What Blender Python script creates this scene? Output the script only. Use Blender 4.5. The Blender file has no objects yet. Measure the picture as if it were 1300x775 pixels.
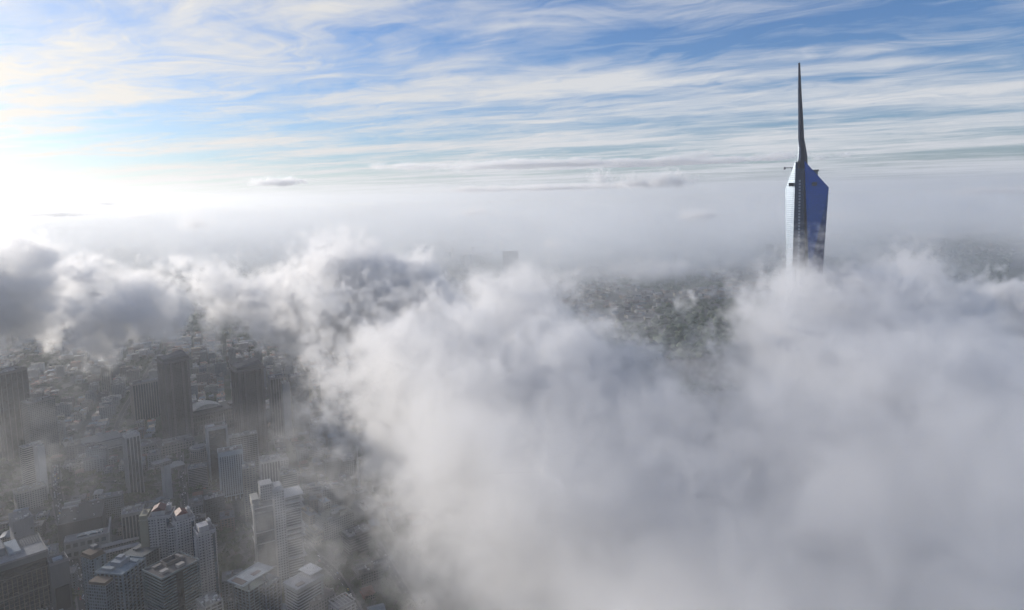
EXPO, VB, SUN_E = 0.02, 4, 5.0
HAZE, HAZE_TOP, HAZE_G = 0.85e-4, 700.0, .38
CLOUD_K, VOX, VEIL, MIST = 0.03, 4.0, .16, 2.0e-3
CIR_FWD, CIR_BASE, SKY_STR = 3.6, 5.1, 0.14
SKY_TINT = (.55, .74, 1.04)
DECK_SLOPE = .72
import bpy, bmesh, math, random, time
import numpy as np
from mathutils import Vector, Matrix
T0 = time.time()
SC = bpy.context.scene
COL = SC.collection
R = math.radians
# ------------------------------------------------------------------ camera
CAM_Z, F, PITCH, ROLL, PCY = 465.0, 850.0, 5.7, 0.025, 333.0   # metres, focal length in photo pixels, degrees down, radians, principal row
cam = bpy.data.objects.new('camera', bpy.data.cameras.new('camera'))
COL.objects.link(cam); SC.camera = cam
cp, sp_ = math.cos(R(PITCH)), math.sin(R(PITCH))
_f, _u, _r = Vector((0, cp, -sp_)), Vector((0, sp_, cp)), Vector((1, 0, 0))
_r2, _u2 = _r * math.cos(ROLL) - _u * math.sin(ROLL), _u * math.cos(ROLL) + _r * math.sin(ROLL)
cam.matrix_world = Matrix(((_r2.x, _u2.x, -_f.x, 0), (_r2.y, _u2.y, -_f.y, 0), (_r2.z, _u2.z, -_f.z, CAM_Z), (0, 0, 0, 1)))
cam.data.sensor_width = 36; cam.data.lens = 36 * F / 1300; cam.data.shift_y = -(387.5 - PCY) / 1300
cam.data.clip_start = 1; cam.data.clip_end = 150000

def ray(px, py):
    return _f + _r2 * ((px - 650) / F) + _u2 * ((PCY - py) / F)      # world direction, not normalised
def at_d(px, py, D):                            # point seen at a pixel, D metres ahead
    r = ray(px, py); k = D / r[1]
    return Vector((r[0] * k, D, CAM_Z + r[2] * k))
def at_z(px, py, z):                            # point seen at a pixel, at height z
    r = ray(px, py); k = (z - CAM_Z) / r[2]
    return Vector((r[0] * k, r[1] * k, z))

# ------------------------------------------------------------------ render settings
SC.view_settings.view_transform = 'Standard'; SC.view_settings.look = 'None'
SC.view_settings.exposure = EXPO; SC.view_settings.gamma = 1
SC.view_settings.use_curve_mapping = False
SC.render.engine = 'CYCLES'
cy = SC.cycles
cy.use_denoising = True
cy.use_adaptive_sampling = True; cy.adaptive_threshold = 0.05
cy.max_bounces = 12; cy.diffuse_bounces = 2; cy.glossy_bounces = 2; cy.volume_bounces = VB
cy.transmission_bounces = 2; cy.transparent_max_bounces = 8
cy.volume_step_rate = 3.0; cy.volume_max_steps = 512
cy.sample_clamp_indirect = 6; cy.caustics_reflective = False; cy.caustics_refractive = False

# ------------------------------------------------------------------ sun and sky
SUN_AZ, SUN_EL = -62.0, 13.0                    # degrees from straight ahead (negative = left), elevation
sd = Vector((math.sin(R(SUN_AZ)) * math.cos(R(SUN_EL)), math.cos(R(SUN_AZ)) * math.cos(R(SUN_EL)), math.sin(R(SUN_EL))))
sun = bpy.data.objects.new('sun', bpy.data.lights.new('sun', 'SUN')); COL.objects.link(sun)
sun.rotation_euler = sd.to_track_quat('Z', 'Y').to_euler()
sun.data.energy = SUN_E; sun.data.angle = R(0.5); sun.data.color = (1.0, 0.915, 0.81)

world = bpy.data.worlds.new('World'); SC.world = world; world.use_nodes = True
nt = world.node_tree; nt.nodes.clear()

class NB:
    """small node builder"""
    def __init__(s, tree): s.t = tree
    def n(s, typ, ins=None, **props):
        nd = s.t.nodes.new(typ)
        for k, v in props.items(): setattr(nd, k, v)
        for k, v in (ins or {}).items():
            if isinstance(v, bpy.types.NodeSocket): s.t.links.new(v, nd.inputs[k])
            else: nd.inputs[k].default_value = v
        return nd
    def m(s, op, a, b=0.0, c=None, clamp=False):
        nd = s.t.nodes.new('ShaderNodeMath'); nd.operation = op; nd.use_clamp = clamp
        for i, v in enumerate((a, b) if c is None else (a, b, c)):
            if isinstance(v, bpy.types.NodeSocket): s.t.links.new(v, nd.inputs[i])
            else: nd.inputs[i].default_value = v
        return nd.outputs[0]
    def ramp(s, fac, pts, interp='LINEAR'):
        nd = s.t.nodes.new('ShaderNodeValToRGB'); cr = nd.color_ramp; cr.interpolation = interp
        while len(cr.elements) < len(pts): cr.elements.new(0.5)
        for e, (p, c) in zip(cr.elements, pts):
            e.position = p; e.color = (c, c, c, 1) if not isinstance(c, tuple) else (*c[:3], 1)
        s.t.links.new(fac, nd.inputs[0]); return nd.outputs[0]
    def mixc(s, fac, a, b, blend='MIX'):
        nd = s.t.nodes.new('ShaderNodeMix'); nd.data_type = 'RGBA'; nd.blend_type = blend
        for i, v in ((0, fac), (6, a), (7, b)):
            if isinstance(v, bpy.types.NodeSocket): s.t.links.new(v, nd.inputs[i])
            else: nd.inputs[i].default_value = v if not isinstance(v, tuple) else (*v[:3], 1)
        return nd.outputs[2]
    def noise(s, vec, scale, detail=4, rough=0.5, dist=0.0, dims='3D'):
        nd = s.t.nodes.new('ShaderNodeTexNoise'); nd.noise_dimensions = dims
        nd.inputs['Scale'].default_value = scale; nd.inputs['Detail'].default_value = detail
        nd.inputs['Roughness'].default_value = rough; nd.inputs['Distortion'].default_value = dist
        if vec is not None: s.t.links.new(vec, nd.inputs['Vector'])
        return nd.outputs['Fac']
    def comb(s, x, y, z=0.0):
        nd = s.t.nodes.new('ShaderNodeCombineXYZ')
        for i, v in enumerate((x, y, z)):
            if isinstance(v, bpy.types.NodeSocket): s.t.links.new(v, nd.inputs[i])
            else: nd.inputs[i].default_value = v
        return nd.outputs[0]

W = NB(nt)
sky = W.n('ShaderNodeTexSky', sky_type='NISHITA', sun_disc=False, sun_elevation=R(SUN_EL), sun_rotation=R(SUN_AZ),
          altitude=0, air_density=1.0, dust_density=0.8, ozone_density=3.0)
tc = W.n('ShaderNodeTexCoord')
sep = W.n('ShaderNodeSeparateXYZ', {0: tc.outputs['Generated']})
X, Y, Z = sep.outputs
zz = W.m('ADD', W.m('MAXIMUM', Z, 0.0), 0.025)
U, V = W.m('DIVIDE', X, zz), W.m('DIVIDE', Y, zz)
# cirrus sheets: combed fibres, torn patches and a smooth veil, all on a high flat sheet
def layer(ang, fu, fv, seed, detail, rough, warp_amp, warp_f, dist=0.0):
    wv = W.noise(W.comb(W.m('MULTIPLY', U, warp_f), W.m('MULTIPLY', V, warp_f), seed + 3.1), 1.0, 3, .55)
    wv = W.m('MULTIPLY', W.m('SUBTRACT', wv, .5), warp_amp)
    c_, s_ = math.cos(R(ang)), math.sin(R(ang))
    u2 = W.m('ADD', W.m('MULTIPLY', U, c_), W.m('MULTIPLY', V, -s_)); v2 = W.m('ADD', W.m('ADD', W.m('MULTIPLY', U, s_), W.m('MULTIPLY', V, c_)), wv)
    return W.noise(W.comb(W.m('MULTIPLY', u2, fu), W.m('MULTIPLY', v2, fv), seed), 1.0, detail, rough, dist)
fib = layer(27, .30, 1.9, 0.0, 12, .62, 1.6, .45, .3)
fib2 = layer(15, .7, 4.2, 5.0, 10, .68, 1.2, .6, .2)
tor = layer(38, 1.1, 2.0, 9.0, 12, .62, 1.4, .8, 1.2)
patch = layer(24, .26, .62, 2.6, 5, .5, 1.2, .3)
huge = layer(30, .12, .26, 7.2, 3, .5, .6, .2)
cir = W.m('ADD', W.m('MULTIPLY', fib, .38), W.m('MULTIPLY', fib2, .14))
cir = W.m('ADD', cir, W.m('MULTIPLY', tor, .48))
cir = W.m('ADD', cir, W.m('MULTIPLY', W.m('SUBTRACT', patch, .5), .95))
cir = W.m('ADD', cir, W.m('MULTIPLY', W.m('SUBTRACT', huge, .5), .35))
low = W.m('POWER', W.m('SUBTRACT', 1.0, W.m('MINIMUM', W.m('MULTIPLY', zz, 4.0), 1.0)), 2.0)     # thicker seen edge-on near the horizon
cir = W.m('ADD', cir, W.m('MULTIPLY', low, .11))
cir = W.ramp(cir, [(.38, 0.0), (.48, .26), (.58, .66), (.70, 1.0)], 'LINEAR')
sdn = W.n('ShaderNodeVectorMath', {0: tc.outputs['Generated'], 1: tuple(sd)}, operation='DOT_PRODUCT').outputs['Value']
veil = W.m('MULTIPLY', W.m('POWER', W.m('MAXIMUM', sdn, 0.0), 9.0), .6)
cov = W.m('ADD', cir, veil, clamp=True)
# thin ice cloud scatters the sun forward
fwd = W.m('POWER', W.m('MAXIMUM', sdn, 0.0), 7.0)
br = W.m('ADD', W.m('MULTIPLY', fwd, CIR_FWD), CIR_BASE)
ccol = W.n('ShaderNodeVectorMath', {0: W.mixc(W.m('POWER', W.m('MAXIMUM', sdn, 0.0), 3.0), (.95, .98, 1.03), (1.0, .93, .82)), 'Scale': br}, operation='SCALE').outputs[0]
blue = W.mixc(1.0, sky.outputs[0], SKY_TINT, 'MULTIPLY')
mixed = W.mixc(cov, blue, ccol)
bg = W.n('ShaderNodeBackground', {'Color': mixed, 'Strength': SKY_STR})
out = W.n('ShaderNodeOutputWorld', {'Surface': bg.outputs[0]})
world.cycles.sampling_method = 'MANUAL'; world.cycles.sample_map_resolution = 512

# ------------------------------------------------------------------ haze: one even box of air round the city
def link(name, mesh, mat=None, parent=None, **pr):
    o = bpy.data.objects.new(name, mesh); COL.objects.link(o)
    if mat is not None and mesh is not None: mesh.materials.append(mat)
    if parent is not None: o.parent = parent
    for k, v in pr.items(): o[k] = v
    return o
def vol_mat(name, dens, color, aniso, attr=None):
    m = bpy.data.materials.new(name); m.use_nodes = True; t = m.node_tree; t.nodes.clear(); b = NB(t)
    if attr is None:
        v = b.n('ShaderNodeVolumePrincipled', {'Color': (*color, 1), 'Density': dens, 'Anisotropy': aniso}); v.inputs['Density Attribute'].default_value = ''
    else:
        v = b.n('ShaderNodeVolumePrincipled', {'Color': (*color, 1), 'Density': dens, 'Anisotropy': aniso}); v.inputs['Density Attribute'].default_value = attr
    b.n('ShaderNodeOutputMaterial', {'Volume': v.outputs[0]})
    return m
bm = bmesh.new(); bmesh.ops.create_cube(bm, size=1.0)
me = bpy.data.meshes.new('haze'); bm.to_mesh(me); bm.free()
hz = link('haze', me, vol_mat('haze_air', HAZE, (.93, .965, 1.0), HAZE_G), kind='stuff')
hz.scale = (90000, 60000, HAZE_TOP + 3); hz.location = (0, 29000, (HAZE_TOP - 3) / 2)

# ------------------------------------------------------------------ ground
def simple_mat(name, col, rough=.9):
    m = bpy.data.materials.new(name); m.use_nodes = True
    p = m.node_tree.nodes['Principled BSDF']; p.inputs['Base Color'].default_value = (*col, 1); p.inputs['Roughness'].default_value = rough
    return m

# ------------------------------------------------------------------ cloud fields (numpy)
rng = np.random.default_rng(7)
def fft_noise(shape, dx, lmin, lmax, slope, seed):
    """band-limited fractal noise, zero mean, unit deviation; wavelengths in metres"""
    r = np.random.default_rng(seed)
    w = r.standard_normal(shape, dtype=np.float32)
    Fw = np.fft.rfftn(w)
    kz = np.fft.fftfreq(shape[0], dx[0])[:, None, None]; ky = np.fft.fftfreq(shape[1], dx[1])[None, :, None]; kx = np.fft.rfftfreq(shape[2], dx[2])[None, None, :]
    k = np.sqrt(kz * kz + ky * ky + kx * kx).astype(np.float32)
    k[0, 0, 0] = 1
    amp = k ** (-slope) * np.exp(-(k * lmin) ** 2) * (1 - np.exp(-(k * lmax) ** 2))
    amp[0, 0, 0] = 0
    o = np.fft.irfftn(Fw * amp, shape).astype(np.float32)
    return (o - o.mean()) / o.std()

def sm(x, a, b):
    t = np.clip((x - a) / (b - a), 0, 1); return t * t * (3 - 2 * t)

def poly_sd(xs, ys, poly):
    """signed distance in plan, positive inside; xs, ys 2-D arrays"""
    P = np.array(poly, np.float32); n = len(P)
    d = np.full(xs.shape, 1e9, np.float32); ins = np.zeros(xs.shape, bool)
    for i in range(n):
        a, b = P[i], P[(i + 1) % n]
        ex, ey = b - a; wx, wy = xs - a[0], ys - a[1]
        t = np.clip((wx * ex + wy * ey) / (ex * ex + ey * ey), 0, 1)
        d = np.minimum(d, np.hypot(wx - ex * t, wy - ey * t))
        c = ((a[1] > ys) != (b[1] > ys)) & (xs < (b[0] - a[0]) * (ys - a[1]) / (b[1] - a[1] + 1e-9) + a[0])
        ins ^= c
    return np.where(ins, d, -d)

def volume_object(name, dens, lo, hi, mat, **pr):
    """dens indexed [z, y, x]; the numbers ride on the vertices of a loose mesh and a Volume Cube node lays them out"""
    nz, ny, nx = dens.shape
    me = bpy.data.meshes.new(name)
    me.vertices.add(nx * ny * nz)
    at = me.attributes.new('cloud_density', 'FLOAT', 'POINT')
    at.data.foreach_set('value', np.ascontiguousarray(dens, np.float32).ravel())
    o = link(name, me, **pr)
    ng = bpy.data.node_groups.new(name + '_nodes', 'GeometryNodeTree')
    ng.interface.new_socket('Geometry', in_out='INPUT', socket_type='NodeSocketGeometry')
    ng.interface.new_socket('Geometry', in_out='OUTPUT', socket_type='NodeSocketGeometry')
    g = NB(ng)
    gi = g.n('NodeGroupInput'); 
    pos = g.n('GeometryNodeInputPosition'); s = g.n('ShaderNodeSeparateXYZ', {0: pos.outputs[0]})
    idx = []
    for k, nn in enumerate((nx, ny, nz)):
        st = (hi[k] - lo[k]) / (nn - 1)
        f = g.m('DIVIDE', g.m('SUBTRACT', s.outputs[k], lo[k]), st)
        idx.append(g.n('FunctionNodeFloatToInt', {0: f}, rounding_mode='ROUND').outputs[0])
    def im(op, a, b):
        nd = ng.nodes.new('FunctionNodeIntegerMath'); nd.operation = op
        for i, v in enumerate((a, b)):
            if isinstance(v, bpy.types.NodeSocket): ng.links.new(v, nd.inputs[i])
            else: nd.inputs[i].default_value = v
        return nd.outputs[0]
    I = im('ADD', idx[0], im('MULTIPLY', im('ADD', idx[1], im('MULTIPLY', idx[2], ny)), nx))
    na = g.n('GeometryNodeInputNamedAttribute', {'Name': 'cloud_density'}, data_type='FLOAT')
    si = g.n('GeometryNodeSampleIndex', {'Geometry': gi.outputs[0], 'Value': na.outputs[0], 'Index': I}, data_type='FLOAT', domain='POINT', clamp=True)
    vc = g.n('GeometryNodeVolumeCube', {'Density': si.outputs[0], 'Min': lo, 'Max': hi, 'Resolution X': nx, 'Resolution Y': ny, 'Resolution Z': nz})
    sm_ = g.n('GeometryNodeSetMaterial', {'Geometry': vc.outputs[0], 'Material': mat})
    go = g.n('NodeGroupOutput', {0: sm_.outputs[0]})
    md = o.modifiers.new('volume', 'NODES'); md.node_group = ng
    return o
# ------------------------------------------------------------------ the low cloud
cloud_mat = vol_mat('cloud_droplets', CLOUD_K, (.99, .992, .997), .4, 'density')
def PXZ(pts, z): return [tuple(at_z(a, b, z))[:2] for a, b in pts]
BANK = PXZ([(590, 800), (600, 740), (605, 690), (600, 640), (570, 605), (530, 578), (485, 548), (462, 518), (460, 480), (455, 455), (440, 430), (425, 405), (405, 385),
            (590, 395), (640, 372), (690, 362), (740, 388), (790, 412), (850, 430), (895, 445), (930, 410), (975, 368), (1050, 352), (1150, 345), (1220, 392), (1300, 410),
            (1480, 440), (1600, 600), (1700, 1200), (540, 1200)], 310)
PUFFS = [  # px, py of the top, distance, radii, kind
    (12, 284, 1500, 90, 120, 130), (-75, 300, 1500, 110, 120, 130), (88, 322, 1950, 80, 120, 90), (142, 334, 1560, 74, 90, 92), (178, 352, 1500, 40, 60, 48), (228, 338, 1850, 74, 90, 66), (285, 350, 1650, 58, 80, 56), (335, 352, 1600, 62, 90, 62), (385, 335, 1550, 100, 150, 95), (430, 308, 1500, 120, 170, 120), (495, 324, 1550, 105, 150, 115), (540, 364, 1500, 100, 150, 100),
    (605, 390, 1300, 80, 130, 85), (668, 368, 1080, 60, 90, 90), (640, 388, 1000, 80, 110, 80), (710, 372, 950, 60, 90, 80), (770, 405, 800, 60, 80, 70),
    (1012, 312, 1075, 45, 40, 80), (970, 372, 950, 70, 90, 70), (1060, 350, 1050, 80, 80, 80), (1110, 345, 1150, 80, 100, 80), (1150, 318, 1180, 85, 90, 95), (1190, 350, 1100, 90, 100, 80), (1245, 395, 1000, 90, 100, 70),
    (1290, 348, 1900, 150, 150, 100), (1400, 350, 1700, 150, 150, 100), (1100, 372, 900, 60, 80, 60), (900, 430, 700, 50, 70, 60), (850, 430, 700, 60, 70, 60), (795, 440, 590, 62, 55, 42), (725, 452, 600, 66, 60, 46), (880, 455, 560, 55, 50, 40),
]
VEILS = [(55, 590, 900, 95, .9), (15, 640, 720, 60, .8), (165, 500, 1200, 80, .5), (335, 598, 760, 55, 1.0), (300, 650, 640, 40, .5), (272, 735, 560, 26, .8), (385, 545, 880, 90, .8), (470, 620, 680, 60, .9), (385, 745, 500, 26, .8), (330, 740, 520, 20, .6), (90, 470, 1500, 150, .8), (-10, 520, 1300, 90, .8)]
def cloud_grid(name, lo, hi, vox, seed, yfade, label):
    n = [int(round((hi[k] - lo[k]) / vox)) + 1 for k in range(3)]
    nx, ny, nz = n
    xa, ya, za = [np.linspace(lo[k], hi[k], n[k], dtype=np.float32) for k in range(3)]
    shp = (nz, ny, nx); dz = (vox,) * 3
    big = fft_noise(shp, dz, 50, 420, 1.9, seed)
    med = fft_noise(shp, dz, vox * 1.1, 130, 1.6, seed + 1)
    # fold the fine detail along slow swirls so that edges tear into wisps
    iz, iy, ix = np.meshgrid(np.arange(nz, dtype=np.int32), np.arange(ny, dtype=np.int32), np.arange(nx, dtype=np.int32), indexing='ij')
    for ax, (arr, n_) in enumerate(((iz, nz), (iy, ny), (ix, nx))):
        w = fft_noise(shp, dz, 22, 170, 1.6, seed + 5 + ax)
        arr += np.round(w * (9.0 if ax == 0 else 15.0) / vox).astype(np.int32); arr %= n_
    med = med[iz, iy, ix]; del iz, iy, ix, w
    Z = za[:, None, None]; Yp, Xp = np.meshgrid(ya, xa, indexing='ij')
    wx = big[nz // 2] * 16; wy = np.roll(big[nz // 2], 57, 0) * 10
    sd_ = poly_sd(Xp + wx, Yp + wy, BANK)
    H = 308 + 22 * sm(Yp, 400, 1100) + 10 * np.roll(big[nz // 3], 31, 1)
    S = np.minimum(np.minimum(H[None] - Z, Z - 95), sd_[None] * .8)
    for px, py, D, rx, ry, rz in PUFFS:
        c = at_d(px, py + 10, D); cz = c.z - rz
        i0, i1 = [int(np.clip((c.x + s * 1.8 * rx - lo[0]) / vox, 0, nx)) for s in (-1, 1)]
        j0, j1 = [int(np.clip((c.y + s * 1.8 * ry - lo[1]) / vox, 0, ny)) for s in (-1, 1)]
        if i1 <= i0 or j1 <= j0: continue
        q = np.sqrt(((xa[None, None, i0:i1] - c.x) / rx) ** 2 + ((ya[None, j0:j1, None] - c.y) / ry) ** 2 + ((Z - cz) / rz) ** 2)
        s = (1 - q) * min(rx, ry, rz)
        b = S[:, j0:j1, i0:i1]
        k = 20.0; h = np.clip(.5 + .5 * (s - b) / k, 0, 1)
        S[:, j0:j1, i0:i1] = b + (s - b) * h + k * h * (1 - h)
    S += big * (8 if vox < 6 else 18) + med * (12 + (7 if vox < 6 else 11) * sm(Yp, 420, 850))[None]
    dens = np.clip(S / (85 - 52 * sm(Yp, 450, 950))[None], 0, 1) ** 1.2
    # thin veils trailing over the city on the left
    veil = np.clip(big * .6 + med * .6 - .35, 0, 2) * sm(Z, 60, 110) * (1 - sm(Z, 170, 300))
    mk = (.06 + .94 * sm(sd_, -130, -15))
    for px, py, D, r, k in VEILS:
        c = at_d(px, py, D); mk = np.maximum(mk, .6 * k * np.exp(-((Xp - c.x) ** 2 + (Yp - c.y) ** 2) / r ** 2))
    veil = np.clip(veil, 0, None) * (sm(Yp, 330, 450) * (1 - sm(Xp, -40, 60)) * (1 - sm(Yp, 1500, 1900)) * mk)[None]
    dens = np.maximum(dens, veil * VEIL)
    dens *= (sm(xa - lo[0], 0, 60) * sm(hi[0] - xa, 0, 60))[None, None, :] * (sm(ya, *yfade[0]) * (1 - sm(ya, *yfade[1])))[None, :, None] * sm(Z, 62, 90)
    if vox > 6: dens *= 1.5                          # the bank behind is the thicker one
    dens[dens < .004] = 0
    print('cloud grid', shp, dens.size, 'filled', float((dens > 0).mean()), time.time() - T0)
    return volume_object(name, dens, lo, hi, cloud_mat, kind='stuff', label=label)
def shade_deck():
    """unseen cloud deck added towards the sun, beyond the edge of the view, shaped to shade the city"""
    lo, hi, vox = (-3600., -600., 120.), (-1050., 2700., 440.), 30.
    n = [int(round((hi[k] - lo[k]) / vox)) + 1 for k in range(3)]; nx, ny, nz = n
    xa, ya, za = [np.linspace(lo[k], hi[k], n[k], dtype=np.float32) for k in range(3)]
    Yp, Xp = np.meshgrid(ya, xa, indexing='ij'); Z = za[:, None, None]
    nn = fft_noise((nz, ny, nx), (vox,) * 3, 60, 600, 1.8, 77)
    side = np.minimum(-(Xp + 1130) - np.maximum(0, Yp - 250) * DECK_SLOPE, 5000)
    S = np.minimum(np.minimum(395 - Z, Z - 150), side[None]) + nn * 45
    d = np.clip(S / 80, 0, 1) * .7
    d *= (sm(xa - lo[0], 0, 120) * sm(hi[0] - xa, 0, 60))[None, None, :] * (sm(ya - lo[1], 0, 120) * sm(hi[1] - ya, 0, 120))[None, :, None] * sm(Z, 120, 150)
    d[d < .01] = 0
    return volume_object('low_clouds', d, lo, hi, cloud_mat, kind='stuff', label='added cloud deck beyond the view on the sunward side, shading the city')
def small_cloud(px, py, D, wpx, hpx, seed, label, k=1.0, deep=.5, vox=None, flat=True):
    """a little cumulus or lens of its own; (px, py) is its middle"""
    c = at_d(px, py, D); w, h = wpx * D / F, hpx * D / F; d = w * deep
    lo = (c.x - w * .75, c.y - d * .8, c.z - h * .9); hi = (c.x + w * .75, c.y + d * .8, c.z + h * 1.3)
    vox = vox or max(h / 9, 7); n = [max(8, int(round((hi[q] - lo[q]) / vox)) + 1) for q in range(3)]; n[0] = min(n[0], 150); n[1] = min(n[1], 90); nx, ny, nz = n
    vx = [(hi[q] - lo[q]) / (n[q] - 1) for q in range(3)]
    xa, ya, za = [np.linspace(lo[q], hi[q], n[q], dtype=np.float32) for q in range(3)]
    nn = fft_noise((nz, ny, nx), (vx[2], vx[1], vx[0]), vox * 1.1, w * .35, 1.55, seed)
    X_, Y_, Z_ = (xa[None, None] - c.x) / (w / 2), (ya[None, :, None] - c.y) / (d / 2), (za[:, None, None] - (c.z - h * .25)) / h
    zz_ = np.where(Z_ < 0, Z_ * (3.0 if flat else 1.4), Z_ * 1.4)
    S = 1 - np.sqrt(X_ ** 2 + Y_ ** 2 + zz_ ** 2) + nn * .42
    dn = np.clip(S / .5, 0, 1) * k; dn[dn < .01] = 0
    dn[[0, -1]] = 0; dn[:, [0, -1]] = 0; dn[:, :, [0, -1]] = 0
    o = volume_object('small_cloud', dn, lo, hi, puff_mat if k > .4 and 'dark' not in label and 'grey' not in label else cloud_mat, kind='stuff', label=label)
    return o
def far_mist():
    lo, hi, vox = (-9000., 2000., 5.), (9000., 13000., 455.), 90.
    n = [int(round((hi[k] - lo[k]) / v)) + 1 for k, v in zip(range(3), (vox, vox, 25.))]; nx, ny, nz = n
    xa, ya, za = [np.linspace(lo[k], hi[k], n[k], dtype=np.float32) for k in range(3)]
    nn = fft_noise((nz, ny, nx), (25., vox, vox), 120, 2500, 1.6, 91)
    d = np.clip(.45 + nn * .35, .04, 1.4) * (1 - sm(za, 40, 430))[:, None, None] * (sm(ya, 2000, 4200) * (1 - sm(ya, 12000, 13000)))[None, :, None] * (sm(xa - lo[0], 0, 800) * sm(hi[0] - xa, 0, 800))[None, None, :]
    d = (d * MIST).astype(np.float32); d[d < MIST * .01] = 0
    return volume_object('mist', d, lo, hi, mist_mat, kind='stuff', label='pale ground mist lying over the far city')
puff_mat = vol_mat('bright_cloud_droplets', .04, (.998, .998, 1.0), .3, 'density')
mist_mat = vol_mat('mist_droplets', 1.0, (.93, .965, 1.0), .2, 'density')
if True:
    cloud_grid('low_clouds', (-780., 120., 60.), (1050., 1300., 440.), VOX, 11, ((120, 180), (1200, 1300)), 'white sea of low cloud filling the middle and right of the view')
    cloud_grid('low_clouds', (-2100., 1200., 60.), (2000., 2700., 440.), VOX * 2, 31, ((1200, 1300), (2600, 2700)), 'grey and white bank of low cloud standing behind the city')
    shade_deck()  # out-of-view cloud, added to keep the sun off the city
    far_mist()
for q in [(848, 228, 3300, 52, 15, 1, 'bright small white cumulus head just above the horizon', 1.), (810, 231, 3400, 46, 12, 21, 'lower bright cumulus head joining the one nearer the skyscraper', 1.), (690, 238, 4000, 230, 5, 2, 'long thin white cloud line on the horizon', .45),
          (762, 224, 3800, 26, 16, 3, 'small upright cumulus head over the long horizon cloud', 1.), (887, 272, 3000, 40, 12, 4, 'single bright little cloud below the cumulus heads', 1.),
          (600, 269, 3600, 44, 8, 5, 'small flat cloud drifting over the far wooded hill', .5), (806, 279, 5200, 24, 6, 6, 'faint small cloud scrap beside a brighter little cloud', .4),
          (247, 281, 3800, 36, 20, 7, 'dark torn cloud scrap rising over the bright haze', .9), (352, 231, 6500, 54, 8, 8, 'dark lens shaped cloud high in the bright haze', 1.5),
          (130, 258, 7000, 38, 5, 9, 'thin dark cloud sliver near the glow of the sun', 1.), (172, 274, 5200, 34, 5, 10, 'thin grey cloud sliver over the far hill', .7), (60, 272, 6000, 90, 5, 11, 'long faint sliver of cloud low under the sun glow', .6),
          (1255, 242, 4200, 100, 8, 12, 'pale broken cloud row on the horizon beyond the skyscraper', .35), (1064, 273, 3400, 34, 8, 13, 'small pale cloud just beside the skyscraper', .45), (1180, 300, 4000, 90, 9, 16, 'faint flat cloud over the far plain beyond the skyscraper', .3),
          (770, 207, 9000, 380, 6, 14, 'very long thin grey cloud streak crossing the sky', .35), (825, 341, 2900, 130, 24, 15, 'low white cloud floating over the green plain', .35)]:
    small_cloud(*q[:7], k=q[7])
# ------------------------------------------------------------------ mesh kit
class MB:
    def __init__(s): s.v, s.f = [], []
    def box(s, x0, x1, y0, y1, z0, z1):
        b = len(s.v)
        s.v += [(x0, y0, z0), (x1, y0, z0), (x1, y1, z0), (x0, y1, z0), (x0, y0, z1), (x1, y0, z1), (x1, y1, z1), (x0, y1, z1)]
        s.f += [(b, b + 3, b + 2, b + 1), (b + 4, b + 5, b + 6, b + 7), (b, b + 1, b + 5, b + 4), (b + 1, b + 2, b + 6, b + 5), (b + 2, b + 3, b + 7, b + 6), (b + 3, b, b + 4, b + 7)]
        return s
    def cbox(s, cx, cy, w, d, z0, z1): return s.box(cx - w / 2, cx + w / 2, cy - d / 2, cy + d / 2, z0, z1)
    def prism(s, bot, top):                       # two rings of 3-D points
        b, n = len(s.v), len(bot)
        s.v += [tuple(p) for p in bot] + [tuple(p) for p in top]
        s.f.append(tuple(b + i for i in reversed(range(n)))); s.f.append(tuple(b + n + i for i in range(n)))
        for i in range(n):
            j = (i + 1) % n; s.f.append((b + i, b + j, b + n + j, b + n + i))
        return s
    def poly(s, pts, z0, z1): return s.prism([(x, y, z0) for x, y in pts], [(x, y, z1) for x, y in pts])
    def cyl(s, cx, cy, r, z0, z1, n=12, r2=None):
        r2 = r if r2 is None else r2; c = [(math.cos(2 * math.pi * i / n), math.sin(2 * math.pi * i / n)) for i in range(n)]
        return s.prism([(cx + r * a, cy + r * b_, z0) for a, b_ in c], [(cx + r2 * a, cy + r2 * b_, z1) for a, b_ in c])
    def hip(s, cx, cy, w, d, z0, z1, inset=None):  # hipped roof, ridge along the longer side
        i = min(w, d) / 2 if inset is None else inset
        x0, x1, y0, y1 = cx - w / 2, cx + w / 2, cy - d / 2, cy + d / 2; b = len(s.v)
        rid = [(x0 + i, cy), (x1 - i, cy)] if w >= d else [(cx, y0 + i), (cx, y1 - i)]
        s.v += [(x0, y0, z0), (x1, y0, z0), (x1, y1, z0), (x0, y1, z0), (*rid[0], z1), (*rid[1], z1)]
        q = [(0, 1, 5, 4), (1, 2, 5), (2, 3, 4, 5), (3, 0, 4)] if w >= d else [(0, 1, 4), (1, 2, 5, 4), (2, 3, 5), (3, 0, 4, 5)]
        s.f += [tuple(b + k for k in f) for f in q] + [(b + 3, b + 2, b + 1, b)]
        return s
    def gable(s, cx, cy, w, d, z0, z1): return s.hip(cx, cy, w, d, z0, z1, 0.01)
    def ring(s, w, d, z0, z1, t=.4, cx=0, cy=0):
        s.box(cx - w / 2, cx + w / 2, cy - d / 2, cy - d / 2 + t, z0, z1).box(cx - w / 2, cx + w / 2, cy + d / 2 - t, cy + d / 2, z0, z1)
        return s.box(cx - w / 2, cx - w / 2 + t, cy - d / 2 + t, cy + d / 2 - t, z0, z1).box(cx + w / 2 - t, cx + w / 2, cy - d / 2 + t, cy + d / 2 - t, z0, z1)
    def mesh(s, name):
        me = bpy.data.meshes.new(name); me.from_pydata(s.v, [], s.f); me.update(); return me
    def build(s, name, mat, parent=None, **pr): return link(name, s.mesh(name), mat, parent, **pr)

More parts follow.
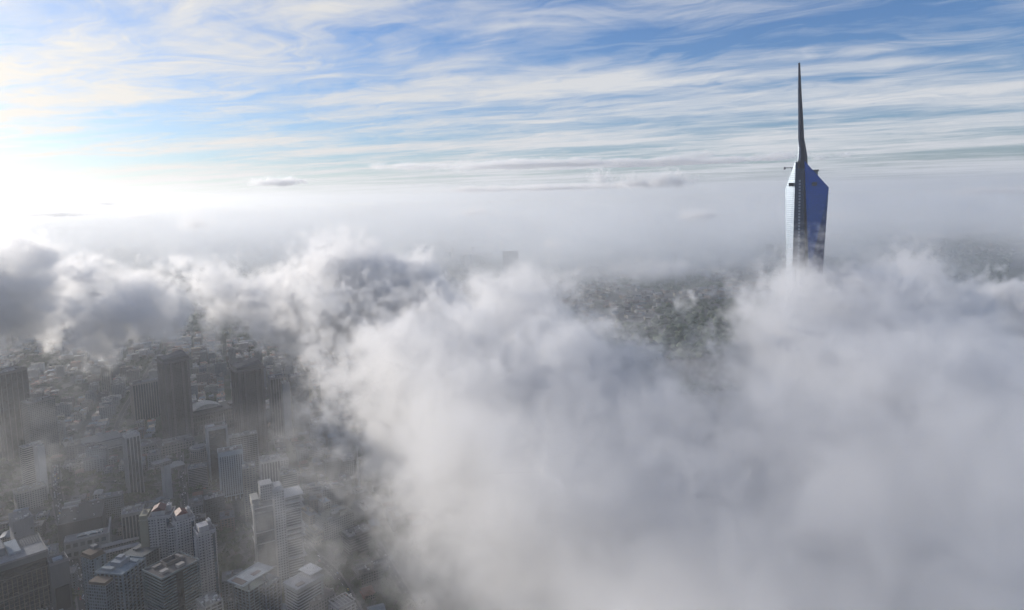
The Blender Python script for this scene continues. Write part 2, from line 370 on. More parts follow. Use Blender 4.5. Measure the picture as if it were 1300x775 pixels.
def thing(name, loc, rz, label, cat, group=None):
    o = link(name, None); o.location = loc; o.rotation_euler = (0, 0, rz); o['label'] = label; o['category'] = cat
    if group: o['group'] = group
    return o
def copy_tree(o, parent=None):
    c = o.copy(); COL.objects.link(c); c.parent = parent
    if parent is None: c.parent = None
    for ch in list(o.children): copy_tree(ch, c)
    return c

# ------------------------------------------------------------------ materials
_mats = {}
TONE = .6                                         # lowered albedo for a darker city: one factor on every painted surface
def wall_mat(col, rough=.85, vary=.25, key=None):
    col = tuple(c * TONE for c in col)
    """painted or bare concrete: rain streaks and patches of dirt"""
    k = ('w', tuple(col), rough, vary)
    if k in _mats: return _mats[k]
    m = bpy.data.materials.new(key or 'weathered_concrete'); m.use_nodes = True; t = m.node_tree; b = NB(t); p = t.nodes['Principled BSDF']
    tc = b.n('ShaderNodeTexCoord'); oi = b.n('ShaderNodeObjectInfo')
    mp = b.n('ShaderNodeMapping', {'Vector': tc.outputs['Object'], 'Scale': (.35, .35, .05)})
    n = b.noise(mp.outputs[0], 1.0, 4, .6); n2 = b.noise(tc.outputs['Object'], .06, 3, .5)
    f = b.m('ADD', b.m('MULTIPLY', b.m('SUBTRACT', n, .5), vary * 2.2), b.m('MULTIPLY', b.m('SUBTRACT', n2, .5), vary * 1.5))
    f = b.m('ADD', f, 1.0)
    c = b.n('ShaderNodeVectorMath', {0: tuple(col), 'Scale': f}, operation='SCALE').outputs[0]
    t.links.new(c, p.inputs['Base Color']); p.inputs['Roughness'].default_value = rough
    _mats[k] = m; return m
def glass_mat(col=(.03, .045, .055), rough=.12, metal=.0, lines=True, vary=.9, spec=.5):
    """curtain wall glass: panes differ slightly, thin dark joints at every floor"""
    k = ('g', tuple(col), rough, metal, lines, vary)
    if k in _mats: return _mats[k]
    m = bpy.data.materials.new('window_glass'); m.use_nodes = True; t = m.node_tree; b = NB(t); p = t.nodes['Principled BSDF']
    tc = b.n('ShaderNodeTexCoord'); s = b.n('ShaderNodeSeparateXYZ', {0: tc.outputs['Object']})
    u = b.m('ADD', s.outputs[0], b.m('MULTIPLY', s.outputs[1], 1.003)); v = s.outputs[2]
    cell = b.comb(b.m('FLOOR', b.m('DIVIDE', u, 2.6)), b.m('FLOOR', b.m('DIVIDE', v, 3.4)))
    wn = b.n('ShaderNodeTexWhiteNoise', {'Vector': cell}, noise_dimensions='3D').outputs[0]
    f = b.m('ADD', b.m('MULTIPLY', wn, vary), 1.0 - vary / 2)
    if lines:
        ln = b.m('GREATER_THAN', b.m('FRACT', b.m('DIVIDE', v, 3.4)), .80)
        f = b.m('MULTIPLY', f, b.m('SUBTRACT', 1.0, b.m('MULTIPLY', ln, .45)))
    c = b.n('ShaderNodeVectorMath', {0: tuple(col), 'Scale': f}, operation='SCALE').outputs[0]
    t.links.new(c, p.inputs['Base Color']); p.inputs['Roughness'].default_value = rough; p.inputs['Metallic'].default_value = metal; p.inputs['Specular IOR Level'].default_value = spec
    _mats[k] = m; return m
def facade_mat(col, bay=3.2, floor=3.3, wu=(.22, .78), wv=(.28, .78), glass=(.035, .045, .05), vary=.2):
    col = tuple(c * TONE for c in col)
    """rendered wall with a grid of dark window panes, in the building's own metres"""
    k = ('f', tuple(col), bay, floor, wu, wv, glass)
    if k in _mats: return _mats[k]
    m = bpy.data.materials.new('facade'); m.use_nodes = True; t = m.node_tree; b = NB(t); p = t.nodes['Principled BSDF']
    tc = b.n('ShaderNodeTexCoord'); s = b.n('ShaderNodeSeparateXYZ', {0: tc.outputs['Object']}); nn = b.n('ShaderNodeSeparateXYZ', {0: tc.outputs['Normal']})
    isx = b.m('GREATER_THAN', b.m('ABSOLUTE', nn.outputs[0]), .707)
    u = b.m('ADD', b.m('MULTIPLY', s.outputs[1], isx), b.m('MULTIPLY', s.outputs[0], b.m('SUBTRACT', 1.0, isx)))
    fu, fv = b.m('FRACT', b.m('DIVIDE', u, bay)), b.m('FRACT', b.m('DIVIDE', s.outputs[2], floor))
    inu = b.m('MULTIPLY', b.m('GREATER_THAN', fu, wu[0]), b.m('LESS_THAN', fu, wu[1]))
    inv = b.m('MULTIPLY', b.m('GREATER_THAN', fv, wv[0]), b.m('LESS_THAN', fv, wv[1]))
    vert = b.m('LESS_THAN', b.m('ABSOLUTE', nn.outputs[2]), .5)
    msk = b.m('MULTIPLY', b.m('MULTIPLY', inu, inv), vert)
    cell = b.comb(b.m('FLOOR', b.m('DIVIDE', u, bay)), b.m('FLOOR', b.m('DIVIDE', s.outputs[2], floor)), isx)
    wn = b.n('ShaderNodeTexWhiteNoise', {'Vector': cell}, noise_dimensions='3D').outputs[0]
    gl = b.n('ShaderNodeVectorMath', {0: glass, 'Scale': b.m('ADD', b.m('MULTIPLY', b.m('POWER', wn, 3.0), 2.2), .5)}, operation='SCALE').outputs[0]
    mp = b.n('ShaderNodeMapping', {'Vector': tc.outputs['Object'], 'Scale': (.3, .3, .05)})
    n = b.noise(mp.outputs[0], 1.0, 4, .6)
    oi = b.n('ShaderNodeObjectInfo')
    f = b.m('ADD', b.m('MULTIPLY', b.m('SUBTRACT', n, .5), vary * 2), b.m('ADD', .85, b.m('MULTIPLY', oi.outputs['Random'], .3)))
    wc = b.n('ShaderNodeVectorMath', {0: tuple(col), 'Scale': f}, operation='SCALE').outputs[0]
    t.links.new(b.mixc(msk, wc, gl), p.inputs['Base Color'])
    t.links.new(b.m('SUBTRACT', .88, b.m('MULTIPLY', msk, .7)), p.inputs['Roughness'])
    _mats[k] = m; return m
def roof_mat(col, kind='flat'):
    col = tuple(c * TONE for c in col)
    k = ('r', tuple(col), kind)
    if k in _mats: return _mats[k]
    m = bpy.data.materials.new('roofing'); m.use_nodes = True; t = m.node_tree; b = NB(t); p = t.nodes['Principled BSDF']
    tc = b.n('ShaderNodeTexCoord'); oi = b.n('ShaderNodeObjectInfo')
    n = b.noise(tc.outputs['Object'], .22, 5, .65); n2 = b.noise(tc.outputs['Object'], 1.3, 3, .6)
    f = b.m('ADD', b.m('MULTIPLY', b.m('SUBTRACT', n, .5), 1.5), b.m('MULTIPLY', b.m('SUBTRACT', n2, .5), .5))
    f = b.m('ADD', f, b.m('ADD', .8, b.m('MULTIPLY', oi.outputs['Random'], .4)))
    f = b.m('MAXIMUM', f, .25)
    c = b.n('ShaderNodeVectorMath', {0: tuple(col), 'Scale': f}, operation='SCALE').outputs[0]
    t.links.new(c, p.inputs['Base Color']); p.inputs['Roughness'].default_value = .8 if kind == 'flat' else .6
    _mats[k] = m; return m
def plain(name, col, rough=.6, metal=0.0):
    k = ('p', name)
    if k in _mats: return _mats[k]
    m = simple_mat(name, col, rough); m.node_tree.nodes['Principled BSDF'].inputs['Metallic'].default_value = metal
    _mats[k] = m; return m
PALE, CREAM, GREY, BLUEG, BROWN, DARK, TEAL = (.42, .42, .41), (.45, .41, .31), (.22, .22, .23), (.30, .36, .42), (.16, .12, .09), (.05, .055, .06), (.16, .21, .23)
HEROES = []                                        # (x, y, clearance radius, phrase)
def put(px, py, h, rel=0.0):
    """ground point under a roof centre seen at (px, py) at height h, and the heading that squarely faces the viewer plus rel degrees"""
    p = at_z(px, py, h); return (p.x, p.y, 0.0), math.atan2(-p.x, p.y) + R(rel)

def roof_bits(root, w, d, z, seed, col=GREY, n=3, parapet=True, pcol=None):
    rr = random.Random(seed)
    rf = MB().cbox(0, 0, w - .9, d - .9, z - .2, z + .12).build('roof', roof_mat(col), root)
    if parapet: MB().ring(w, d, z - .1, z + 1.3, .45).build('parapet', wall_mat(pcol or PALE), root)
    for i in range(n):
        bw, bd, bh = rr.uniform(.14, .3) * w, rr.uniform(.16, .3) * d, rr.uniform(2.2, 5)
        x, y = rr.uniform(-.5, .5) * (w - bw - 3), rr.uniform(-.5, .5) * (d - bd - 3)
        MB().cbox(x, y, bw, bd, z + .1, z + bh).build('plant_room', wall_mat((pcol or PALE), vary=.35), rf)
    if w > 14:
        m = MB()
        for i in range(rr.randint(4, 9)): a_, b_ = rr.uniform(1, 3), rr.uniform(1, 3.5); m.cbox(rr.uniform(-.4, .4) * w, rr.uniform(-.4, .4) * d, a_, b_, z + .1, z + rr.uniform(.7, 1.8))
        for i in range(rr.randint(3, 6)): m.cyl(rr.uniform(-.4, .4) * w, rr.uniform(-.4, .4) * d, .9, z + .1, z + 2.2, 8)
        m.build('water_tank', plain('galvanised', (.35, .36, .37), .45, .5), rf, kind='stuff')

def balcony_body(root, w, d, h, slab, core, floor=3.3, depth=1.3, bays=None, rail=.95, z0=0, cx=0, cy=0, fin=.5, gm=None, railmat=None):
    """glass core set back behind real floor slabs, balcony fronts and vertical fins"""
    MB().cbox(cx, cy, w - 2 * depth, d - 2 * depth, z0, z0 + h - .3).build('glass_core', gm or glass_mat(core), root)
    s, nfl = MB(), int(h / floor)
    for i in range(1, nfl + 1):
        z = z0 + i * h / nfl; s.cbox(cx, cy, w, d, z - .35, z)
    s.build('floor_slab', slab, root, kind='stuff')
    if rail:
        r = MB()
        for i in range(1, nfl): r.ring(w, d, z0 + i * h / nfl, z0 + i * h / nfl + rail, .15, cx, cy)
        r.build('balcony_front', railmat or slab, root, kind='stuff')
    if bays:
        f = MB(); nxb, nyb = bays
        for i in range(nxb + 1):
            x = cx - w / 2 + (w - fin) * i / nxb + fin / 2
            for sy in (-1, 1): f.cbox(x, cy + sy * (d / 2 - depth / 2 + .08), fin, depth + .16, z0, z0 + h + .002)
        for i in range(nyb + 1):
            y = cy - d / 2 + (d - fin) * i / nyb + fin / 2
            for sx in (-1, 1): f.cbox(cx + sx * (w / 2 - depth / 2 + .09), y, depth + .18, fin + .004, z0, z0 + h + .004)
        f.build('column', slab, root, kind='stuff')
# ------------------------------------------------------------------ the tall tower above the cloud
def supertower():
    D = 1120.0
    base = at_d(1018, 300, D); az = math.atan2(base.x, base.y)
    root = thing('skyscraper', (base.x, base.y, 0), -az, 'very tall faceted blue glass skyscraper with a needle spire, rising out of the cloud', 'skyscraper')
    HEROES.append((base.x, base.y, 90, 'the blue glass skyscraper'))
    k = 1.318 * math.cos(az)
    gl = glass_mat((.001, .045, .19), .14, 1.0, True, .5); gd = glass_mat((.008, .03, .08), .3, .9, True, .4, .2); gp = glass_mat((.55, .64, .74), .22, .6, True, .16)  # pale copy paints in the sunlit face, dark copy the recess and fold
    steel = plain('spire_steel', (.001, .006, .025), .5, .7); steel.node_tree.nodes['Principled BSDF'].inputs['Specular IOR Level'].default_value = .15
    def z_of(py):
        lo, hi = 0., 900.
        for _ in range(40):
            m = (lo + hi) / 2; c = Vector((base.x, base.y, m)) - Vector((0, 0, CAM_Z)); f = c.dot(_f); y = PCY - F * c.dot(_u2) / f
            if y > py: lo = m
            else: hi = m
        return lo
    zp, zs, zt = z_of(205), z_of(239), z_of(80)
    zl, zb = z_of(345), 0.0
    # right wing: (x, y) rings at the ground, at the cloud, at the shoulder; the roof slopes from peak to shoulder
    def wing(name, rings, mat):
        m = MB(); n = len(rings[0]); 
        for r in rings: m.v += r
        m.f.append(tuple(reversed(range(n))))
        for a in range(len(rings) - 1):
            for i in range(n):
                j = (i + 1) % n; m.f.append((a * n + i, a * n + j, (a + 1) * n + j, (a + 1) * n + i))
        m.f.append(tuple((len(rings) - 1) * n + i for i in range(n)))
        return m.build(name, mat, root)
    X = lambda px: (px - 1018) * k
    def ring4(pts, zs_): return [(x, y, z) for (x, y), z in zip(pts, zs_)]
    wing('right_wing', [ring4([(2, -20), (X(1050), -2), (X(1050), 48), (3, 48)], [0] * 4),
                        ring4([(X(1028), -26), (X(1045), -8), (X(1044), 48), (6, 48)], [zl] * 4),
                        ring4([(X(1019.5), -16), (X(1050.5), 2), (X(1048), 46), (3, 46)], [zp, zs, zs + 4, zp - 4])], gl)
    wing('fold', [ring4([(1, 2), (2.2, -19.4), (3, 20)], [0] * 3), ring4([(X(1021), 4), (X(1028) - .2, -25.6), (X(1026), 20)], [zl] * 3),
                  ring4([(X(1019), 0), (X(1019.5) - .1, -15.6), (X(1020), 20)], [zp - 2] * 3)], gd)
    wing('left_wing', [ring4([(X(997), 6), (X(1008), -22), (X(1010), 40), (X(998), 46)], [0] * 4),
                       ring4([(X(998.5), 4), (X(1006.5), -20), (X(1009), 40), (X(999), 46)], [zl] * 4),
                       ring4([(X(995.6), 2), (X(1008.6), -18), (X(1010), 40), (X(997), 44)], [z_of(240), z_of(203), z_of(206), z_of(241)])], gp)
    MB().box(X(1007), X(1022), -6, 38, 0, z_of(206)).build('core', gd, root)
    m = MB()
    for i in range(int((z_of(225) - zl + 40) / 5)):
        z = zl - 40 + i * 5; m.box(X(1013), X(1015.4), -6.4, -6, z, z + 3.4)
    m.build('window_strip', plain('pale_glass', (.25, .32, .42), .25, .3), root, kind='stuff')
    for px in (1003, 1033): MB().box(X(px) - 3.3, X(px) + 3.3, -22 if px < 1010 else -13.5, -9 if px < 1010 else 0, z_of(236.5), z_of(232)).build('vent_opening', plain('dark_opening', (.01, .012, .015)), root)
    # the spire: a slim folded mast
    pts = [(1017.0, 214, 6.6), (1017.6, 200, 5.4), (1016.8, 188, 4.2), (1014.9, 176, 3.7), (1013.8, 150, 3.1), (1012.2, 120, 2.3), (1010.8, 80, 1.2)]
    m = MB(); n = 6
    for px, py, r in pts:
        for i in range(n): r_ = r * 1.0; m.v.append((X(px) + 1.25 * r * math.cos(2 * math.pi * i / n), -4 + r * 1.3 * math.sin(2 * math.pi * i / n), z_of(py)))
    for a in range(len(pts) - 1):
        for i in range(n): j = (i + 1) % n; m.f.append((a * n + i, a * n + j, (a + 1) * n + j, (a + 1) * n + i))
    m.f.append(tuple((len(pts) - 1) * n + i for i in range(n)))
    m.build('spire', steel, root)
    m = MB(); m.prism([(X(1010.5), 0, z_of(212)), (X(1014.5), -4, z_of(212)), (X(1013), 4, z_of(212))], [(X(1012.6), 0, z_of(163)), (X(1013.2), -1, z_of(163)), (X(1013), 1, z_of(163))])
    m.build('spire_fin', gp, root)
    # building cranes
    c = thing('tower_crane', (base.x, base.y, z_of(228)), -az, 'small tower crane with its arm out to the side of the glass skyscraper', 'crane')
    dz = z_of(213) - z_of(228)
    MB().cbox(X(1004), 6, 1.8, 1.8, -8, dz).build('mast', plain('crane_steel', (.12, .12, .13), .5), c)
    a = MB().box(X(993.5), X(1007), 5.3, 6.7, dz, dz + 1.3).build('jib', plain('crane_steel', (0, 0, 0)), c)
    MB().cbox(X(994.5), 6, 3, 2.4, dz - 2, dz + 2).build('counterweight', plain('crane_steel', (0, 0, 0)), c)
    g = thing('rooftop_hoist', (base.x, base.y, z_of(232)), -az, 'boxy white hoist cab standing on the sloping roof of the skyscraper', 'hoist')
    dz = z_of(216) - z_of(232)
    MB().cbox(X(1034), 14, 7, 6, -4, dz - 3).build('cab', wall_mat(BLUEG), g); MB().cbox(X(1034.5), 14, 8.5, 7, dz - 3, dz).build('top', wall_mat(GREY), g)
supertower()

# ------------------------------------------------------------------ tall buildings of the city
def reg(root, r, phrase): HEROES.append((root.location.x, root.location.y, r, phrase)); return root
# dark glass office block, near
p, rz = put(14, 705, 118, 6)
t = reg(thing('office_tower', p, rz, 'dark glass office tower with brown mullions and a stepped grey roof beside the avenue', 'office tower'), 60, 'the dark glass office tower')
MB().box(-60, 26, -22, 30, 0, 112).build('glass_core', glass_mat((.018, .022, .026), .15), t)
m = MB()
for i in range(22): m.box(-60 + i * 4, -59.3 + i * 4, -22.6, -21.98, 0, 104)
m.build('mullion', wall_mat(BROWN), t, kind='stuff')
m = MB()
for z in (18, 40, 62, 84, 104): m.box(-60.3, 26.3, -22.9, -21.9, z, z + 1.2)
for z in range(6, 104, 4): m.box(-60, 26, -22.2, -21.95, z, z + .35)
m.build('floor_band', wall_mat((.13, .12, .11)), t, kind='stuff')
MB().box(-62, 28, -18, 32, 112, 118).build('attic_storey', wall_mat((.10, .11, .12)), t)
MB().box(-61.5, 27.5, -17.5, 31.5, 118, 118.3).build('roof', roof_mat((.22, .23, .25)), t)
MB().ring(90, 50, 118, 120, .6, -17, 7).build('parapet', wall_mat(GREY), t)
MB().box(-40, -4, 4, 28, 118.3, 126).build('plant_room', wall_mat((.2, .21, .23)), t)
MB().box(-2, 8, -2, 30, 118.3, 121).build('roof_panel', wall_mat(BLUEG), t)
for i in range(9): MB().box(9 + 2 * i, 9.4 + 2 * i, 10, 30, 118.4, 119.6).build('pergola_beam', wall_mat(GREY), t)
MB().box(26, 42, -34, -16, 0, 108).build('corner_pier', wall_mat((.12, .125, .14)), t)
MB().ring(16, 18, 108, 111, .8, 34, -25).build('pier_parapet', wall_mat(GREY), t)
MB().box(30, 38, -29, -21, 108, 110.5).build('skylight', wall_mat(BLUEG), t)
MB().box(28, 40, -36.5, -34, 60, 84).build('recess', plain('dark_opening', (.01, .012, .015)), t)
MB().prism([(30, -37, 20), (38, -37, 20), (34, -34.1, 20)], [(27, -37, 62), (33, -37, 62), (30, -34.1, 62)]).build('slanting_fin', wall_mat(BLUEG), t)
p, rz = put(60, 770, 60, 6)
t = reg(thing('office_tower', p, rz, 'lower dark glass office block tucked behind the corner pier of the big office tower', 'office block'), 24, 'the lower dark office block')
MB().cbox(0, 0, 26, 30, 0, 60).build('glass_core', glass_mat((.025, .032, .038), .15), t); roof_bits(t, 26.4, 30.4, 60, 4, DARK, 2, pcol=GREY)

# apartment block A: square grid of recessed balconies, corner towards the viewer
def flat_a():
    p, rz = put(153, 716, 112, 47)
    t = reg(thing('apartment_tower', p, rz, 'blue grey apartment tower with a square grid of deep balconies and a pale stepped roof', 'apartment tower'), 40, 'the apartment tower with square grid balconies')
    w, d, h = 31, 31, 110
    balcony_body(t, w, d, h, wall_mat((.24, .30, .34)), (.012, .015, .018), bays=(6, 6), depth=1.6, rail=.5, fin=.55)
    MB().cbox(0, 0, w - 1, d - 1, h, h + .4).build('roof', roof_mat((.22, .29, .34)), t)
    MB().ring(w, d, h - .02, h + 1.5, .5).build('parapet', wall_mat((.30, .36, .40)), t)
    MB().cbox(3, 3, 13, 11, h + .4, h + 5).build('plant_room', wall_mat((.32, .36, .4)), t)
    MB().cbox(5, 4, 6, 6, h + 5, h + 7.5).build('lift_room', wall_mat((.36, .38, .42)), t)
    MB().cbox(-9, 6, 4.5, 12, h + .4, h + 3).build('roof_shed', wall_mat((.30, .34, .37)), t)
    MB().cbox(9, -8, 5, 9, h + .4, h + 1.4).build('roof_hatch', wall_mat((.2, .26, .31)), t)
    MB().box(-w / 2 - 11, -w / 2 - .01, -6, 14, 0, h - 5).build('side_wing', facade_mat((.22, .27, .31), 2.6, 3.2, (.1, .75), (.3, .9)), t)
    MB().box(-w / 2 - 10.5, -w / 2 - .5, -5, 13, h - 5, h - 2).build('side_wing_roof', wall_mat(BROWN), t)
flat_a()
p, rz = put(118, 702, 108, 30)
t = reg(thing('apartment_tower', p, rz, 'slim blue grey tower of blank strips and tiny windows beside the leafy street', 'apartment tower'), 22, 'the slim blue grey tower')
MB().cbox(0, 0, 15, 18, 0, 106).build('body', facade_mat((.23, .29, .33), 5.0, 3.2, (.55, .9), (.3, .85)), t)
MB().cbox(-2, -9.4, 3.5, 1.2, 0, 103).build('blank_strip', wall_mat((.27, .34, .38)), t)
MB().cbox(0, 1, 13, 15, 106, 110).build('attic', wall_mat(BROWN), t); MB().cbox(4, 4, 5, 6, 110, 113.5).build('lift_room', wall_mat(GREY), t)
MB().ring(15, 18, 105.9, 107.2, .4).build('parapet', wall_mat(BROWN), t)
# flat grey roof behind block A
p, rz = put(184, 697, 88, 38)
t = reg(thing('apartment_block', p, rz, 'lower grey block with a plain flat roof between the two balcony towers', 'apartment block'), 30, 'the plain flat roofed block')
MB().cbox(0, 0, 34, 26, 0, 88).build('body', facade_mat((.14, .15, .16)), t); MB().cbox(0, 0, 34.8, 26.8, 88, 88.9).build('roof', roof_mat((.15, .17, .18)), t)
MB().cbox(-5, 6, 6, 5, 88.9, 91).build('roof_hatch', wall_mat(GREY), t)
# block B: zigzag balcony bands
def flat_b():
    p, rz = put(217, 716, 112, 30)
    t = reg(thing('apartment_tower', p, rz, 'dark teal apartment tower ringed by thin balcony bands with two pale boxes on its roof', 'apartment tower'), 42, 'the teal banded apartment tower')
    w, d, h = 39, 33, 110
    balcony_body(t, w, d, h, wall_mat((.14, .20, .22)), (.012, .018, .02), floor=3.1, bays=None, depth=2.0, rail=1.15, railmat=wall_mat((.17, .235, .255)))
    MB().cbox(-2, -d / 2 + .5, 7, 1.6, 0, h).build('glass_bay', glass_mat((.02, .026, .03)), t)
    MB().cbox(w / 2 - .4, 2, 1.5, 8, 0, h).build('glass_bay', glass_mat((.02, .026, .03)), t)
    MB().cbox(0, 0, w - 1.4, d - 1.4, h, h + .3).build('roof', roof_mat((.075, .075, .08)), t)
    MB().ring(w, d, h - .02, h + 1.6, .7).build('parapet', wall_mat((.2, .25, .27)), t)
    for x, y in ((-11, -6), (4, -9)): MB().cbox(x, y, 7, 5, h + .3, h + 3).build('roof_box', wall_mat((.5, .46, .42)), t)
    MB().ring(15, 11, h + .3, h + 3.4, .6, 4, 7).build('roof_well', wall_mat((.25, .22, .2)), t)
    MB().cbox(-9, 9, 8, 4, h + .3, h + 2.6).build('roof_shed', wall_mat((.28, .26, .24)), t)
    MB().cbox(13, 8, 4, 10, h + .3, h + 2).build('roof_shed', wall_mat((.3, .29, .28)), t)
flat_b()
# white condominium cluster with red roofs
WH = (.62, .60, .60)
def condo(px, py, h, w, d, rel, label, phrase, red=True, gold=False, seed=0):
    p, rz = put(px, py, h, rel)
    t = reg(thing('condominium_tower', p, rz, label, 'condominium', 'white condominium towers behind the balcony towers'), 26, phrase)
    b1 = facade_mat(WH, 3.0, 3.1, (.22, .72), (.25, .7), (.05, .05, .06), .1)
    MB().cbox(0, 0, w, d, 0, h - 6).build('body', b1, t)
    s = MB(); nfl = int((h - 8) / 3.1)
    for i in range(1, nfl):
        z = i * 3.1
        s.cbox(-w * .36, -d / 2 - .7, w * .22, 1.4, z, z + 1.1); s.cbox(w * .1, -d / 2 - .7, w * .2, 1.4, z, z + 1.1); s.cbox(-w / 2 - .7, 0, 1.4, d * .5, z, z + 1.1)
    s.build('balcony', wall_mat((.66, .64, .64), vary=.1), t, kind='stuff')
    MB().cbox(w * .36, -d / 2 - .3, w * .14, .8, 4, h - 9).build('glass_strip', glass_mat((.04, .07, .10)), t)
    MB().cbox(-w * .14, -d / 2 - .5, w * .08, 1.0, 0, h - 4).build('pier', wall_mat(WH, vary=.1), t)
    MB().cbox(0, 0, w - 1, d - 1, h - 6, h - 5.6).build('roof_terrace', roof_mat((.25, .24, .24)), t)
    MB().ring(w + .4, d + .4, h - 6.2, h - 4.6, .5).build('parapet', wall_mat(WH, vary=.15), t)
    MB().cbox(-w * .1, 0, w * .55, d * .62, h - 5.7, h).build('penthouse', wall_mat(WH), t)
    if red: MB().hip(-w * .1, 0, w * .6, d * .7, h, h + 4, 1.5).build('red_roof', roof_mat((.16, .03, .028), 'tile'), t)
    MB().cbox(w * .3, d * .2, w * .2, d * .3, h - 5.6, h + 1.5).build('lift_room', wall_mat(WH), t)
    MB().cyl(w * .3, d * .2, .9, h + 1.5, h + 3.2, 8).build('white_dome', wall_mat((.8, .8, .8)), t)
    if gold:
        MB().box(-w / 2 - 9.5, -w / 2 - 1.5, -d / 2 + 3, d / 2 - 2, 0, h - 3).build('blank_gable_tower', wall_mat((.40, .37, .27), vary=.1), t)
        MB().box(-w / 2 - 10.2, -w / 2 - .8, -d / 2 + 2.3, d / 2 - 1.3, h - 9, h - 7.6).build('cornice', wall_mat((.46, .43, .33)), t)
        MB().cyl(-w / 2 - 5.5, 0, 3, h - 3, h + 1, 12, 1.2).build('turret', wall_mat((.4, .37, .3)), t)
condo(205, 645, 128, 23, 22, -14, 'white condominium tower with a blank cream gable slab and a red roof', 'the cream gabled condominium', gold=True)
condo(232, 650, 126, 20, 20, 10, 'red roofed white condominium tower between its red roofed twin and a flat topped one', 'the middle red roofed condominium')
condo(259, 665, 122, 18, 20, 12, 'white flat topped condominium tower next to the red roofed ones', 'the flat topped white condominium', red=False)
p, rz = put(221, 668, 112, -10)
t = thing('condominium_tower', p, rz, 'narrow white link tower with dark window bays between the red roofed condominiums', 'condominium', 'white condominium towers behind the balcony towers')
MB().cbox(0, 4, 13, 18, 0, 112).build('body', facade_mat(WH, 2.6, 3.1, (.15, .8), (.25, .75), (.05, .05, .06), .1), t); MB().cbox(0, 4, 12, 17, 112, 113).build('roof', roof_mat(GREY), t)
# slim helper for ordinary towers
def block(px, py, h, w, d, rel, label, cat, name, phrase, col=PALE, style='grid', bay=3.2, floor=3.3, wu=(.22, .78), wv=(.28, .78), roof=GREY, n=2, seed=1, group=None, pcol=None):
    p, rz = put(px, py, h, rel)
    t = reg(thing(name, p, rz, label, cat, group), max(w, d) * .62, phrase)
    if style == 'bands':
        balcony_body(t, w, d, h, wall_mat(col), (.02, .025, .03), floor=floor, bays=None, depth=1.2, rail=1.1)
    elif style == 'bays':
        balcony_body(t, w, d, h, wall_mat(col), (.02, .025, .03), floor=floor, bays=(max(3, int(w / 4.5)), max(3, int(d / 4.5))), depth=1.2, rail=.8)
    elif style == 'piers':
        MB().cbox(0, 0, w - 1.6, d - 1.6, 0, h - .5).build('glass_core', glass_mat((.03, .04, .05)), t)
        f = MB(); nn = max(3, int(w / bay)); mm = max(3, int(d / bay))
        for i in range(nn + 1):
            x = -w / 2 + .6 + (w - 1.2) * i / nn
            for sy in (-1, 1): f.cbox(x, sy * (d / 2 - .4), 1.3, .8, 0, h)
        for i in range(1, mm):
            y = -d / 2 + d * i / mm
            for sx in (-1, 1): f.cbox(sx * (w / 2 - .4), y, .8, 1.3, 0, h)
        f.build('pier', wall_mat(col), t, kind='stuff'); MB().ring(w + .1, d + .1, h - 3, h + .05, .9).build('crown_band', wall_mat(col), t)
    elif style == 'glass':
        MB().cbox(0, 0, w, d, 0, h).build('glass_core', glass_mat(col), t)
    else:
        MB().cbox(0, 0, w, d, 0, h).build('body', facade_mat(col, bay, floor, wu, wv), t)
    roof_bits(t, w, d, h + .02, seed, roof, n, pcol=pcol or (col if style != 'glass' else GREY))
    return t
block(266, 762, 92, 17, 20, 20, 'pale slim apartment tower half hidden by drifting mist beside the teal tower', 'apartment tower', 'apartment_tower', 'the pale slim tower in the mist', (.4, .4, .38), 'bays')
block(168, 648, 46, 26, 24, -4, 'pale six bay block with dark vertical window columns and rooftop plants', 'office block', 'office_block', 'the pale block with window columns', (.42, .41, .38), 'piers', 4.2, seed=5, n=4)
t = block(104, 650, 34, 52, 62, -6, 'huge dark hall block with a flat black roof beside the avenue', 'shopping hall', 'shopping_hall', 'the huge dark hall', (.09, .085, .085), 'plain', roof=(.045, .045, .05), seed=9, n=0, wu=(.4, .5), pcol=GREY)
MB().cbox(-16, 24, 20, 7, 34, 36).build('roof_shed', wall_mat((.3, .3, .3)), t); MB().cbox(-14, 34.5, 20, 5, 34, 38).build('roof_shed', wall_mat((.45, .45, .43)), t)
t = block(110, 680, 24, 50, 20, -6, 'low white hall front with square windows and an upswept fin at its corner', 'hall', 'exhibition_hall', 'the white hall front', (.48, .47, .46), 'grid', 8.0, 12.0, (.15, .8), (.3, .75), seed=3, n=0)
MB().cbox(4, 3, 30, 8, 24, 26).build('roof_light', glass_mat((.06, .10, .13)), t)
MB().prism([(25, -11, 0), (27, -11, 0), (27, 11, 0), (25, 11, 0)], [(25, -11, 26), (27, -11, 26), (29, 11, 38), (27, 11, 38)]).build('corner_fin', wall_mat((.5, .5, .49)), t)
# long roofs
p, rz = put(146, 692, 12, -2)
t = reg(thing('market_hall', p, rz, 'pair of long parallel pale roofs round a narrow court', 'market hall'), 26, 'the long parallel roofs')
MB().cbox(-22, 0, 12, 30, 0, 12).build('head_block', facade_mat((.36, .35, .34)), t)
for y in (-10, 10): MB().cbox(6, y, 44, 9, 0, 10).build('wing', facade_mat((.3, .28, .26)), t); MB().hip(6, y, 45, 10, 10, 12.5, 1).build('wing_roof', roof_mat((.42, .40, .38), 'sheet'), t)
MB().cbox(-22, 0, 12.4, 30.4, 12, 12.6).build('roof', roof_mat((.25, .25, .25)), t)
# slim white tower with window columns
t = block(166, 551, 98, 21, 21, 14, 'slim white tower striped by narrow window columns, standing alone by the long pale roofs', 'office tower', 'office_tower', 'the slim white striped tower', (.52, .52, .52), 'piers', 4.3, seed=6)
